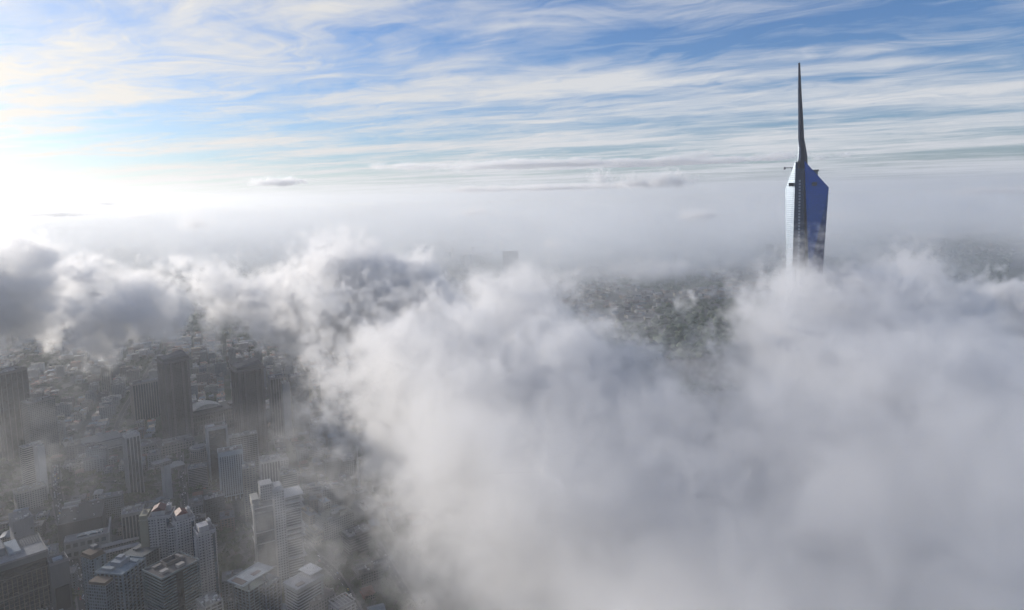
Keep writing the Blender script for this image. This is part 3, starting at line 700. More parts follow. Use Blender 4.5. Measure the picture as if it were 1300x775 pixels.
# T shaped slab
p, rz = put(208, 585, 62, 18)
t = reg(thing('office_tower', p, rz, 'narrow blank white tower with a wider overhanging cap', 'office tower'), 16, 'the capped white tower')
MB().cbox(2, 0, 10, 14, 0, 62).build('shaft', wall_mat((.5, .52, .54)), t); MB().cbox(-4, 0, 26, 16, 56, 62).build('cap', facade_mat((.36, .34, .32), 2.4, 3), t); MB().cbox(-4, 0, 25, 15, 62, 62.5).build('roof', roof_mat(GREY), t)
# round topped block
p, rz = put(252, 566, 60, -4)
t = reg(thing('apartment_block', p, rz, 'cream block with a rounded rooftop drum and deep vertical window bays', 'apartment block'), 22, 'the round topped cream block')
MB().cbox(0, 0, 26, 24, 0, 52).build('body', facade_mat((.34, .30, .27), 3.0, 3.2, (.2, .75), (.2, .85)), t)
MB().cyl(0, 0, 13.2, 52, 57, 20).build('drum', facade_mat((.38, .35, .32), 3, 5), t); MB().cyl(0, 0, 14, 57, 58.2, 20).build('eaves', wall_mat((.42, .40, .38)), t); MB().cyl(0, 0, 10, 58.2, 60, 16).build('roof', roof_mat(GREY), t)
block(251, 592, 36, 30, 22, -4, 'squat pale office block with a ribbed front and corner piers below the round topped block', 'office block', 'office_block', 'the squat ribbed office block', (.36, .35, .35), 'bands', floor=2.6, roof=(.16, .19, .2), seed=8)
# dark glass slab in a pale frame
p, rz = put(274, 538, 100, 6)
t = reg(thing('office_tower', p, rz, 'dark glass slab held in a pale blue portal frame', 'office tower'), 24, 'the slab in the portal frame')
MB().cbox(0, 0, 26, 20, 0, 92).build('glass_core', glass_mat((.02, .03, .035)), t)
for x in (-14.5, 14.5): MB().cbox(x, 0, 3, 22, 0, 92.5).build('frame_post', wall_mat((.3, .34, .38)), t)
MB().cbox(0, 0, 32, 22, 92.5, 97).build('frame_beam', wall_mat((.34, .38, .42)), t); MB().ring(30, 20, 97, 99, .6).build('parapet', wall_mat(GREY), t); MB().cbox(4, 2, 12, 8, 97, 101).build('plant_room', wall_mat(DARK), t)
MB().prism([(13, 8, 97), (15, 8, 97), (15, 10, 97), (13, 10, 97)], [(13.8, 9, 112), (14.2, 9, 112), (14.2, 9.4, 112), (13.8, 9.4, 112)]).build('mast', plain('galvanised', (0, 0, 0)), t)
# blue white hotel on stilts
p, rz = put(292, 571, 80, 3)
t = reg(thing('hotel_tower', p, rz, 'pale blue hotel tower of tall dark window columns, raised on stilts', 'hotel'), 26, 'the pale blue hotel on stilts')
hc = (.42, .52, .60)
MB().cbox(0, 0, 33, 20, 14, 78).build('glass_core', glass_mat((.05, .09, .12)), t)
m = MB()
for i in range(11): m.cbox(-16.5 + 3.3 * i, -10.2, 1.5, .9, 14, 78)
for i in range(7): m.cbox(17.2, -9.5 + 3.2 * i, .9, 1.5, 14, 78).cbox(-17.2, -9.5 + 3.2 * i, .9, 1.5, 14, 78)
m.build('pier', wall_mat(hc, vary=.1), t, kind='stuff')
m = MB()
for i in range(18): m.cbox(0, 0, 34, 20.9, 16 + i * 3.3, 16.5 + i * 3.3)
m.build('floor_slab', wall_mat((.3, .38, .44)), t, kind='stuff')
MB().cbox(0, 0, 35.6, 21.6, 74, 80).build('top_band', wall_mat((.42, .54, .63), vary=.1), t); MB().cbox(0, 0, 35.6, 21.6, 9, 14).build('transfer_floor', facade_mat(hc, 3.3, 5, (.2, .8), (.2, .8)), t)
for i in range(6): MB().cbox(-16 + 6.4 * i, -9, 1.4, 1.4, 0, 9).build('stilt', wall_mat(hc), t)
MB().cbox(0, 3, 30, 12, 0, 9).build('lobby', glass_mat((.02, .02, .02)), t); MB().cbox(0, 0, 34.4, 20.4, 80, 80.5).build('roof', roof_mat((.07, .07, .07)), t); MB().ring(35.6, 21.6, 80, 81.6, .5).build('parapet', wall_mat(hc), t)
for x, y in ((-9, 2), (8, 4)): MB().cyl(x, y, 1.6, 80.5, 84, 10, .6).build('white_dome', wall_mat((.8, .8, .8)), t)
MB().cbox(2, -2, 5, 4, 80.5, 83).build('plant_room', wall_mat((.7, .7, .7)), t)
block(308, 552, 68, 46, 18, 4, 'long grey slab building with window rows behind the pale blue hotel', 'apartment slab', 'apartment_block', 'the long slab behind the hotel', (.25, .28, .31), 'bays', seed=12)
# podium with round forecourt
block(222, 560, 20, 62, 40, 8, 'low wide mall podium with cluttered brown roofs beside the slim white tower', 'mall', 'shopping_mall', 'the cluttered mall podium', (.3, .28, .27), 'grid', 5, 5, roof=(.12, .10, .10), n=9, seed=14)
block(190, 562, 16, 40, 36, 8, 'grey sheet roofed hall joined beside the slim white tower', 'hall', 'exhibition_hall', 'the grey sheet roofed hall', (.28, .28, .28), 'grid', 5, 5, roof=(.2, .19, .19), n=1, seed=15)
p, rz = put(222, 590, 10, 20)
t = reg(thing('assembly_hall', p, rz, 'small hall with a fan shaped pale roof beside the capped white tower', 'hall'), 18, 'the fan roofed hall')
fan = [(-12, -12), (12, -12)] + [(14 * math.cos(a), 4 + 12 * math.sin(a)) for a in [math.pi * i / 8 for i in range(9)]]
MB().poly(fan, 0, 9).build('body', wall_mat((.3, .29, .28)), t); MB().poly([(x * 1.06, y * 1.06) for x, y in fan], 9, 10).build('roof', roof_mat((.34, .33, .32), 'sheet'), t)
# long white roofs on the left
for px, py, w, d, lab in ((118, 558, 90, 46, 'vast pale flat roof of a transport hall'), (148, 562, 42, 24, 'ribbed cream station roof beside the slim white tower')):
    p, rz = put(px, py, 15, 10)
    t = reg(thing('station_hall', p, rz, lab, 'station hall'), w * .5, 'the ' + ('vast pale flat roof' if w > 60 else 'ribbed cream roof'))
    MB().cbox(0, 0, w, d, 0, 14).build('body', facade_mat((.22, .22, .22), 6, 6), t)
    MB().cbox(0, 0, w + 3, d + 3, 14, 15).build('roof', roof_mat((.30, .29, .28) if w > 60 else (.45, .42, .36)), t)
    for i in range(5): MB().cbox(0, -d / 2 + d * (i + .5) / 5, w, 1.2, 15, 15.9).build('roof_rib', wall_mat((.42, .40, .36)), t)
    MB().cbox(0, -d / 2 - 3, w + 6, 2, 11, 12.5).build('canopy_edge', wall_mat((.5, .49, .46)), t)
# twin dark towers on a podium with a translucent vault
def twin(px, py, h, w, d, lab, phrase):
    p, rz = put(px, py, h, 16)
    t = reg(thing('twin_tower', p, rz, lab, 'tower', 'twin stone towers over the vaulted mall'), 44, phrase)
    c = (.17, .145, .13)
    MB().cbox(0, 0, w, d, 0, h - 12).build('body', facade_mat(c, 2.8, 3.2, (.3, .7), (.3, .75), (.02, .022, .025)), t)
    for sx in (-1, 1):
        for x in (.22, .44): MB().cbox(sx * w * x, 0, w * .1, d + 4, 0, h - 9).build('pilaster', facade_mat((.2, .17, .155), 2.4, 3.2, (.35, .7), (.3, .75)), t)
    for y in (-.32, .0, .32): MB().cbox(0, y * d, w + 4, d * .12, 0, h - 9.5).build('pilaster', facade_mat((.2, .17, .155), 2.4, 3.2, (.35, .7), (.3, .75)), t)
    MB().cbox(0, 0, w + 6, d + 6, h - 9, h - 5.5).build('cornice', wall_mat((.2, .18, .17)), t)
    MB().cbox(0, 0, w, d, h - 5.5, h).build('crown', wall_mat((.15, .14, .13)), t)
    MB().prism([(-w * .45, -d * .45, h), (w * .45, -d * .45, h), (w * .45, d * .45, h), (-w * .45, d * .45, h)], [(-w * .1, -d * .25, h + 1), (w * .42, -d * .25, h + 7), (w * .42, d * .4, h + 7), (-w * .1, d * .4, h + 1)]).build('roof', roof_mat((.13, .12, .12)), t)
twin(219, 452, 168, 46, 40, 'dark stone tower with a heavy cornice, standing clear of the cloud', 'the clear twin tower')
twin(313, 462, 170, 46, 40, 'dark stone tower with a heavy cornice, its head fading into the cloud', 'the twin tower fading into the cloud')
p, rz = put(262, 520, 42, 16)
t = reg(thing('shopping_mall', p, rz, 'massive dark stone mall between the twin towers under a translucent vault', 'mall'), 95, 'the vaulted mall')
MB().cbox(0, 6, 150, 62, 0, 40).build('body', facade_mat((.12, .11, .10), 5, 9, (.3, .75), (.2, .85), (.02, .02, .02)), t)
MB().cbox(0, 6, 146, 58, 40, 41).build('roof', roof_mat((.10, .095, .09)), t)
m = MB(); n = 14; ww, dd, z0 = 56, 34, 46
pr = [(-ww / 2 + ww * i / n, z0 + 9 * math.sin(math.pi * i / n)) for i in range(n + 1)]
m.prism([(x, -dd / 2 + 8, z) for x, z in pr] , [(x, dd / 2 + 8, z) for x, z in pr])
m.build('vault', roof_mat((.55, .53, .47), 'sheet'), t); MB().cbox(0, 8, 57, 35, 41, 46).build('vault_base', wall_mat((.14, .13, .12)), t)
for sx in (-60, -44, 48, 64): MB().cbox(sx, -2, 8, 14, 41, 46).build('plant_room', wall_mat((.2, .18, .17)), t)
# towers by the cloud edge behind
block(350, 478, 120, 26, 24, 10, 'grey tower with thin white corner lines near the cloud edge', 'office tower', 'office_tower', 'the grey tower with white corner lines', (.22, .23, .25), 'piers', 5, seed=20)
block(362, 486, 110, 14, 20, 10, 'blank pale slab tower wedged between two darker glass ones', 'office tower', 'office_tower', 'the blank pale slab tower', (.4, .41, .42), 'plain', 50, 60, (.6, .61), (.6, .61), seed=21)
block(378, 476, 116, 34, 26, 12, 'blue grey glass tower with a latticed front at the cloud edge', 'office tower', 'office_tower', 'the latticed glass tower', (.06, .09, .12), 'glass', seed=22)
block(184, 484, 82, 56, 24, 14, 'hazy pale slab of flats with ribbed front in front of the wooded hill', 'apartment slab', 'apartment_block', 'the hazy ribbed slab', (.33, .31, .29), 'piers', 5, seed=23)
block(10, 470, 165, 46, 40, 24, 'tall hazy dark tower with pale corner lines at the foot of the cloud', 'office tower', 'office_tower', 'the tall hazy dark tower', (.14, .14, .14), 'piers', 9, seed=24)
block(48, 508, 110, 44, 30, 20, 'broad hazy tower block with a cluttered roof in the mist', 'office tower', 'office_tower', 'the broad hazy tower block', (.26, .25, .23), 'grid', seed=25, n=5)
block(40, 565, 82, 30, 18, 20, 'pale tower of thin balcony bands rising out of white mist', 'apartment tower', 'apartment_tower', 'the banded tower in white mist', (.45, .44, .40), 'bands', seed=26)
block(48, 566, 82, 10, 22, 20, 'blank white end slab against the banded tower in the mist', 'apartment tower', 'apartment_tower', 'the blank white end slab', (.55, .55, .53), 'plain', 50, 60, (.6, .61), (.6, .61), seed=27, n=0)
block(26, 655, 50, 22, 34, 8, 'blank grey block with two little square openings above the office tower roof', 'office block', 'office_block', 'the blank grey block', (.24, .25, .28), 'plain', 18, 40, (.4, .5), (.86, .9), seed=28, n=0)
block(38, 620, 30, 40, 26, 8, 'pale building with a peeling cream roof in the drifting mist', 'office block', 'office_block', 'the cream roofed building', (.3, .3, .28), 'grid', seed=29, roof=(.4, .37, .27), n=3)
# right hand group
p, rz = put(345, 620, 122, 8)
t = reg(thing('condominium_tower', p, rz, 'tall pale condominium of three joined shafts with dark glass bays, wrapped in thin mist', 'condominium'), 36, 'the three shafted condominium')
MB().cbox(-12, 0, 22, 24, 0, 108).build('left_shaft', glass_mat((.05, .06, .07)), t)
for x in (-23.3, -.6): MB().cbox(x, -11, 2.2, 4, 0, 112).build('corner_pier', wall_mat((.55, .53, .48), vary=.1), t)
m = MB()
for z in (30, 62, 76, 100, 106): m.cbox(-12, -.4, 24, 25.6, z, z + 1)
m.build('ledge', wall_mat((.5, .5, .5)), t, kind='stuff')
MB().cbox(-20, 2, 8, 20, 108, 116).build('penthouse', wall_mat((.5, .48, .43)), t)
MB().cbox(-6, 8, 14, 16, 108, 128).build('rear_shaft', facade_mat((.5, .5, .5), 2.6, 3.1), t)
MB().cbox(6, 0, 12, 24, 0, 122).build('centre_shaft', facade_mat((.55, .56, .58), 3, 3.2, (.2, .8), (.25, .75)), t)
MB().prism([(0, -12, 122), (12, -12, 122), (12, 12, 122), (0, 12, 122)], [(2, -8, 126), (10, -8, 126), (10, 8, 126), (2, 8, 126)]).build('roof', roof_mat((.4, .4, .4)), t)
balcony_body(t, 19, 24, 112, wall_mat((.45, .46, .48)), (.05, .055, .06), floor=3.2, depth=1.4, rail=.8, cx=21.6, cy=1)
m = MB()
for z in (34, 60, 66, 72, 96, 104, 112): m.cbox(22.5, -1, 23, 27, z, z + .8)
m.build('terrace_ledge', wall_mat((.6, .6, .6)), t, kind='stuff')
# tower with a slanted screen roof
p, rz = put(318, 728, 100, 38)
t = reg(thing('apartment_tower', p, rz, 'blue green tower under an oversized flat screen roof of pale panels', 'apartment tower'), 30, 'the tower under the screen roof')
balcony_body(t, 24, 22, 90, wall_mat((.20, .26, .29)), (.03, .04, .045), floor=3.1, bays=(4, 4), depth=1.1, rail=.7)
MB().cbox(12.8, -5, 3.4, 7, 0, 94).build('stair_tower', wall_mat((.26, .31, .35)), t)
for x, y in ((-9, -8), (9, -8), (-9, 8), (9, 8)): MB().cbox(x, y, 1.2, 1.2, 90, 98).build('roof_post', wall_mat(GREY), t)
MB().cbox(0, 0, 37, 22, 98, 99).build('screen_roof', roof_mat((.34, .38, .42), 'sheet'), t)
MB().ring(9, 20, 98.1, 99.6, .7, -14, 0).build('screen_frame', wall_mat((.4, .44, .48)), t); MB().ring(37.4, 22.4, 98.3, 99.5, .5).build('screen_edge', wall_mat((.42, .47, .5)), t)
MB().cbox(-13.5, 0, 7, 15, 98.9, 99.3).build('roof_opening', wall_mat((.1, .08, .08)), t); MB().cbox(4, -3, 9, 5, 98.9, 99.35).build('patch', roof_mat((.2, .16, .16)), t)
block(338, 738, 86, 19, 20, 38, 'narrower balcony tower close beside the screen roofed one', 'apartment tower', 'apartment_tower', 'the narrow balcony tower', (.20, .24, .29), 'bays', roof=(.15, .19, .22), seed=32)
p, rz = put(385, 733, 92, 34)
t = reg(thing('apartment_tower', p, rz, 'grey apartment tower of thin balcony bands with a raised pale roof slab', 'apartment tower'), 30, 'the banded tower with a raised roof slab')
balcony_body(t, 30, 22, 86, wall_mat((.34, .38, .43)), (.04, .045, .05), floor=3.0, depth=1.5, rail=1.0)
MB().cbox(0, 0, 31, 23, 86, 90).build('attic', wall_mat((.25, .28, .31)), t); MB().cbox(0, 0, 31.6, 23.6, 90, 90.6).build('roof', roof_mat((.3, .31, .34)), t)
MB().cbox(11, 3, 15, 20, 93.5, 94.3).build('raised_slab', roof_mat((.38, .40, .44)), t); MB().cbox(11, 3, 9, 12, 90.6, 93.5).build('plant_room', wall_mat(GREY), t); MB().cbox(-8, -6, 8, 5, 90.6, 91.6).build('roof_hatch', wall_mat((.15, .13, .13)), t)
MB().cbox(16.6, 0, 2.4, 16, 0, 88).build('blank_wall', wall_mat((.22, .22, .24)), t)
block(402, 755, 70, 26, 24, 34, 'brown roofed lower block tucked behind the raised roof slab', 'apartment block', 'apartment_block', 'the brown roofed lower block', (.2, .19, .19), 'grid', roof=(.16, .14, .14), seed=34)
p, rz = put(434, 762, 70, 30)
t = reg(thing('apartment_tower', p, rz, 'stepped white balcony tower with a lattice roof frame and a slanting gable', 'apartment tower'), 24, 'the stepped lattice roofed tower')
balcony_body(t, 20, 18, 66, wall_mat((.4, .42, .45)), (.04, .045, .05), bays=(4, 4), depth=1.1, rail=.7)
for i in range(6): MB().cbox(-9 + 3.6 * i, 0, .5, 18, 70, 70.6).build('roof_beam', wall_mat((.45, .45, .47)), t)
MB().ring(20, 18, 69.6, 70.4, .6).build('roof_frame', wall_mat((.45, .45, .47)), t); MB().cbox(0, 0, 18, 16, 66, 66.4).build('roof', roof_mat(GREY), t)
for x, y in ((-9, -8), (9, -8), (-9, 8), (9, 8)): MB().cbox(x, y, .8, .8, 66, 69.7).build('roof_post', wall_mat(GREY), t)
MB().prism([(10.1, -9, 0), (18, -9, 0), (18, 9, 0), (10.1, 9, 0)], [(10.1, -9, 64), (11, -9, 64), (11, 9, 64), (10.1, 9, 64)]).build('slanting_gable', facade_mat((.38, .35, .3)), t)
# low blocks in the clearing
block(392, 650, 28, 14, 34, 24, 'small cream block with an orange lit end wall near the mist', 'apartment block', 'apartment_block', 'the orange ended block', (.45, .33, .2), 'grid', seed=40)
t = block(424, 652, 30, 44, 30, 26, 'big pale block with a square courtyard roof and window rows in the clearing', 'office block', 'office_block', 'the pale courtyard block', (.38, .37, .34), 'grid', roof=(.3, .29, .22), seed=41, n=5)
block(453, 674, 26, 34, 24, 26, 'dark block with one bright cream strip on its roof', 'office block', 'office_block', 'the block with a bright roof strip', (.12, .12, .12), 'bands', seed=42, n=3)
block(412, 636, 34, 12, 16, 26, 'narrow white balcony block with pale blue roof sheets', 'apartment block', 'apartment_block', 'the narrow white balcony block', (.5, .5, .5), 'bays', roof=(.3, .4, .5), seed=43)
block(400, 668, 16, 26, 44, 26, 'low cream school like block with arched side openings', 'school block', 'school_block', 'the low cream arched block', (.42, .38, .28), 'grid', 4, 5, roof=(.2, .19, .17), seed=44)
block(466, 640, 20, 30, 40, 26, 'long grey shed roof half lost in the cloud edge', 'warehouse', 'warehouse', 'the long grey shed roof', (.26, .26, .26), 'grid', roof=(.17, .17, .17), seed=45)
block(470, 720, 14, 40, 20, 20, 'low cluttered brown roof beside the long road in the clearing', 'warehouse', 'warehouse', 'the cluttered brown roof', (.25, .24, .23), 'grid', roof=(.16, .15, .15), seed=46, n=6)
block(264, 676, 40, 17, 22, 10, 'pale little tower with a recessed dark roof court', 'apartment block', 'apartment_block', 'the pale little tower', (.38, .36, .31), 'grid', roof=(.08, .08, .08), seed=47, n=1)
block(271, 630, 38, 26, 20, 8, 'dark glazed block with a white fin down one corner among trees', 'office block', 'office_block', 'the dark glazed block with a white fin', (.10, .11, .12), 'grid', seed=48)
block(342, 582, 60, 30, 24, 6, 'pale tower top showing faintly through a puff of mist', 'apartment tower', 'apartment_tower', 'the pale tower top in mist', (.5, .5, .5), 'piers', 4, seed=49)
block(366, 600, 40, 26, 20, 8, 'low pale building dim in the mist beside a pale tower top', 'apartment block', 'apartment_block', 'the dim pale building', (.45, .43, .36), 'bands', seed=50)
# mast in the mist
p, rz = put(453, 565, 70)
t = reg(thing('lattice_mast', p, rz, 'thin pale mast standing in the cloud edge over a misty roof', 'mast'), 8, 'the thin pale mast')
MB().prism([(-2, -2, 0), (2, -2, 0), (2, 2, 0), (-2, 2, 0)], [(-.5, -.5, 70), (.5, -.5, 70), (.5, .5, 70), (-.5, .5, 70)]).build('mast', wall_mat((.6, .6, .6)), t); MB().cbox(0, 0, 5, 5, 40, 41).build('platform', wall_mat((.6, .6, .6)), t)
# far towers over the cloud
def far_tower(px, py, D, h, w, label, phrase, group=None, step=False):
    q = at_d(px, py, D); t = reg(thing('apartment_tower', (q.x, q.y, 0), math.atan2(-q.x, q.y) + .1, label, 'apartment tower', group), w, phrase)
    h = q.z
    MB().cbox(0, 0, w, w * .4, 0, h - 4).build('body', facade_mat((.2, .21, .22), 7, 6, (.3, .8), (.3, .8)), t)
    m = MB()
    for i in range(5): m.cbox(-w / 2 + w * (i + .5) / 5, 0, w * .1, w * .45, 0, h)
    m.build('pier', wall_mat((.22, .23, .24)), t, kind='stuff'); MB().cbox(0, 0, w * 1.02, w * .42, h - 5, h - 2).build('crown_band', wall_mat((.18, .19, .2)), t)
far_tower(648, 319, 3900, 0, 88, 'broad far apartment slab rising grey above the cloud crest', 'the broad far slab')
far_tower(663, 333, 4000, 0, 36, 'low far tower just beside the broad far slab', 'the low far tower')
far_tower(580, 343, 4000, 0, 36, 'far hazy tower with the cloud at its foot, the one further from the broad slab', 'the first far twin', 'pair of far hazy towers')
far_tower(593, 343, 4000, 0, 38, 'far hazy tower with the cloud at its foot, the one next to the broad slab', 'the second far twin', 'pair of far hazy towers')
print('heroes', len(HEROES), time.time() - T0)
# ------------------------------------------------------------------ ground, hills, roads
def ground_mat():
    m = bpy.data.materials.new('city_ground'); m.use_nodes = True; t = m.node_tree; b = NB(t); p = t.nodes['Principled BSDF']
    tc = b.n('ShaderNodeTexCoord'); o = tc.outputs['Object']
    big = b.noise(o, .0016, 5, .6); mid = b.noise(o, .02, 5, .6); fine = b.noise(o, .25, 4, .65)
    vo = b.n('ShaderNodeTexVoronoi', {'Vector': o, 'Scale': .045}); vc = b.n('ShaderNodeSeparateColor', {0: vo.outputs['Color']})
    urban = b.mixc(vc.outputs[0], (.055, .052, .05), (.13, .12, .11))
    urban = b.mixc(b.ramp(fine, [(.45, 0.0), (.7, .7)]), urban, (.16, .15, .14))
    green = b.mixc(b.ramp(fine, [(.35, 0.0), (.65, 1.0)]), (.022, .034, .016), (.05, .065, .03))
    f = b.ramp(b.m('ADD', b.m('MULTIPLY', big, .6), b.m('MULTIPLY', mid, .4)), [(.46, 0.0), (.54, 1.0)])
    t.links.new(b.mixc(f, urban, green), p.inputs['Base Color']); p.inputs['Roughness'].default_value = .95
    return m
gm = ground_mat()
bm = bmesh.new(); bmesh.ops.create_circle(bm, cap_ends=True, segments=64, radius=70000)
me = bpy.data.meshes.new('ground'); bm.to_mesh(me); bm.free(); link('ground', me, gm, kind='structure')
def hill(pts, D, depth, seed):
    rr = random.Random(seed); m = MB(); P = [at_d(px, py, D) for px, py in pts]; N = 60; M = 10
    xs = [P[0].x + (P[-1].x - P[0].x) * i / N for i in range(N + 1)]
    def zt(x):
        for a, b_ in zip(P, P[1:]):
            if a.x <= x <= b_.x: f = (x - a.x) / (b_.x - a.x); f = f * f * (3 - 2 * f); return a.z + (b_.z - a.z) * f
        return P[-1].z
    for j in range(M + 1):
        w = math.sin(math.pi * j / M)
        for x in xs: m.v.append((x, D + depth * (j / M - .5), max(-2, zt(x) * w + rr.uniform(-5, 6) * w)))
    for j in range(M):
        for i in range(N): a = j * (N + 1) + i; m.f.append((a, a + 1, a + N + 2, a + N + 1))
    return m.build('hills', simple_mat('wooded_hill', (.03, .045, .028)), kind='structure')
hill([(-10, 312), (40, 292), (75, 289), (100, 288), (125, 292), (170, 305)], 9000, 2600, 1)
hill([(560, 292), (600, 281), (622, 278), (640, 280), (700, 290), (760, 294)], 9500, 2600, 2)
q = at_d(627, 279, 9500)
t = thing('hilltop_mast', (q.x, q.y, q.z - 8), 0, 'thin radio mast on the crest of the far low hill', 'mast')
MB().prism([(-9, -9, 0), (9, -9, 0), (9, 9, 0), (-9, 9, 0)], [(-3, -3, 130), (3, -3, 130), (3, 3, 130), (-3, 3, 130)]).build('mast', plain('galvanised', (0, 0, 0)), t); MB().cbox(0, 0, 30, 30, 55, 66).build('platform', plain('galvanised', (0, 0, 0)), t)

ROADS = [([(70, 590), (73, 630), (82, 675), (92, 712), (103, 742), (113, 800)], 13), ([(372, 668), (395, 700), (425, 728), (450, 770), (470, 810)], 9), ([(478, 690), (498, 725), (520, 760)], 9),
         ([(205, 445), (185, 480), (160, 520), (150, 545)], 16), ([(-40, 640), (73, 618), (150, 612), (240, 618), (300, 625)], 9), ([(320, 560), (345, 640), (372, 668)], 9), ([(236, 520), (228, 560), (232, 610), (236, 660)], 8)]
ROADS = [([tuple(at_z(px, py, 0))[:2] for px, py in r], w) for r, w in ROADS]
asph = roof_mat((.05, .05, .052)); pav = roof_mat((.19, .18, .17)); paint = plain('road_paint', (.75, .75, .72), .7)
def strip(m, pts, w, z, off=0.0, z0=None):
    L = []
    for i, (x, y) in enumerate(pts):
        a, b_ = pts[max(0, i - 1)], pts[min(len(pts) - 1, i + 1)]; dx, dy = b_[0] - a[0], b_[1] - a[1]; l = math.hypot(dx, dy); nx, ny = -dy / l, dx / l
        L.append(((x + nx * (off - w / 2), y + ny * (off - w / 2)), (x + nx * (off + w / 2), y + ny * (off + w / 2))))
    for (a, b_), (c, d) in zip(L, L[1:]):
        if z0 is None:
            k = len(m.v); m.v += [(*a, z), (*b_, z), (*d, z), (*c, z)]; m.f.append((k, k + 1, k + 2, k + 3))
        else: m.prism([(*a, z0), (*b_, z0), (*d, z0), (*c, z0)], [(*a, z), (*b_, z), (*d, z), (*c, z)])
def smooth(pts, n=6):
    o = []
    for i in range(len(pts) - 1):
        p0, p1, p2, p3 = pts[max(i - 1, 0)], pts[i], pts[i + 1], pts[min(i + 2, len(pts) - 1)]
        for k in range(n):
            t_ = k / n; o.append(tuple(.5 * (2 * p1[c] + (p2[c] - p0[c]) * t_ + (2 * p0[c] - 5 * p1[c] + 4 * p2[c] - p3[c]) * t_ ** 2 + (3 * p1[c] - p0[c] - 3 * p2[c] + p3[c]) * t_ ** 3) for c in (0, 1)))
    return o + [pts[-1]]
for i, (pts, w) in enumerate(ROADS):
    sp = smooth(pts); ROADS[i] = (sp, w)
    m = MB(); strip(m, sp, w, .06 + .012 * i); m.build('road', asph, kind='structure')
    m = MB(); strip(m, sp, 2.4, .2, w / 2 + 1.25, 0); strip(m, sp, 2.4, .2, -w / 2 - 1.25, 0); m.build('pavement', pav, kind='structure')
    m = MB()
    for a, b_ in zip(sp, sp[1:]):
        l = math.hypot(b_[0] - a[0], b_[1] - a[1]); n = int(l / 9)
        for k in range(n):
            f0, f1 = k / n, (k + .4) / n; strip(m, [(a[0] + (b_[0] - a[0]) * f0, a[1] + (b_[1] - a[1]) * f0), (a[0] + (b_[0] - a[0]) * f1, a[1] + (b_[1] - a[1]) * f1)], .3, .16)
    if m.v: m.build('road_markings', paint, kind='structure')
def road_dist(x, y):
    best = 1e9
    for pts, w in ROADS:
        for a, b_ in zip(pts, pts[1:]):
            ex, ey = b_[0] - a[0], b_[1] - a[1]; t_ = max(0, min(1, ((x - a[0]) * ex + (y - a[1]) * ey) / (ex * ex + ey * ey)))
            best = min(best, math.hypot(x - a[0] - ex * t_, y - a[1] - ey * t_) - w / 2)
    return best

# ------------------------------------------------------------------ the kinds of low building (each built once, then copied)
TREE_C = [(.045, .065, .025), (.035, .055, .022), (.06, .075, .03)]
def leaf_mat(col):
    m = bpy.data.materials.new('leaves'); m.use_nodes = True; t = m.node_tree; b = NB(t); p = t.nodes['Principled BSDF']
    tc = b.n('ShaderNodeTexCoord'); n = b.noise(tc.outputs['Object'], .9, 3, .6); oi = b.n('ShaderNodeObjectInfo')
    f = b.m('ADD', b.m('MULTIPLY', n, 1.0), b.m('ADD', .3, b.m('MULTIPLY', oi.outputs['Random'], .5)))
    t.links.new(b.n('ShaderNodeVectorMath', {0: col, 'Scale': f}, operation='SCALE').outputs[0], p.inputs['Base Color']); p.inputs['Roughness'].default_value = .7
    return m
LM = [leaf_mat(c) for c in TREE_C]; BARK = simple_mat('bark', (.09, .065, .045))
def crown_mb(m, cx, cy, cz, r, h, n, size, rr):
    lobes = [(rr.gauss(0, .38) * r, rr.gauss(0, .38) * r, rr.uniform(-.25, .45) * h, rr.uniform(.4, .65) * r) for _ in range(7)]
    for _ in range(n):
        lx, ly, lz, lr = rr.choice(lobes)
        a, b_ = rr.uniform(0, 2 * math.pi), math.acos(rr.uniform(-.7, 1)); q = lr * rr.uniform(.6, 1.05)
        x, y, z = cx + lx + q * math.cos(a) * math.sin(b_), cy + ly + q * math.sin(a) * math.sin(b_), cz + lz + q * .8 * math.cos(b_)
        u = Vector((rr.gauss(0, 1), rr.gauss(0, 1), rr.gauss(0, 1))).normalized(); w = u.cross(Vector((rr.gauss(0, 1), rr.gauss(0, 1), rr.gauss(0, 1)))).normalized(); s = size * rr.uniform(.6, 1.3)
        k = len(m.v); c = Vector((x, y, z)); m.v += [tuple(c + u * s), tuple(c + w * s * .7), tuple(c - u * s), tuple(c - w * s * .7)]; m.f.append((k, k + 1, k + 2, k + 3))
def tree_proto(seed):
    rr = random.Random(seed); r = rr.uniform(3.6, 6.5); h = rr.uniform(8, 14)
    t = thing('tree', (0, 0, 0), 0, '', 'tree', 'trees between the buildings')
    m = MB(); m.cyl(0, 0, .45, 0, h * .55, 7, .25)
    for _ in range(4):
        a = rr.uniform(0, 6.3); m.prism([(.15, 0, h * .4), (-.1, .15, h * .4), (-.1, -.15, h * .4)], [(.05 + r * .5 * math.cos(a), r * .5 * math.sin(a), h * .75), (-.05 + r * .5 * math.cos(a), .05 + r * .5 * math.sin(a), h * .75), (r * .5 * math.cos(a), -.05 + r * .5 * math.sin(a), h * .75)])
    m.build('trunk', BARK, t); m = MB(); crown_mb(m, 0, 0, h * .72, r, h * .4, 420, .75, rr); m.build('crown', LM[seed % 3], t)
    return t, seed % 3
TREES = [tree_proto(s) for s in range(9)]
WALLS = [((.34, .33, .32), 'grey walled'), ((.40, .37, .30), 'cream walled'), ((.22, .20, .19), 'dark walled'), ((.46, .46, .45), 'white walled'), ((.27, .20, .16), 'brown walled'), ((.26, .30, .33), 'blue grey')]
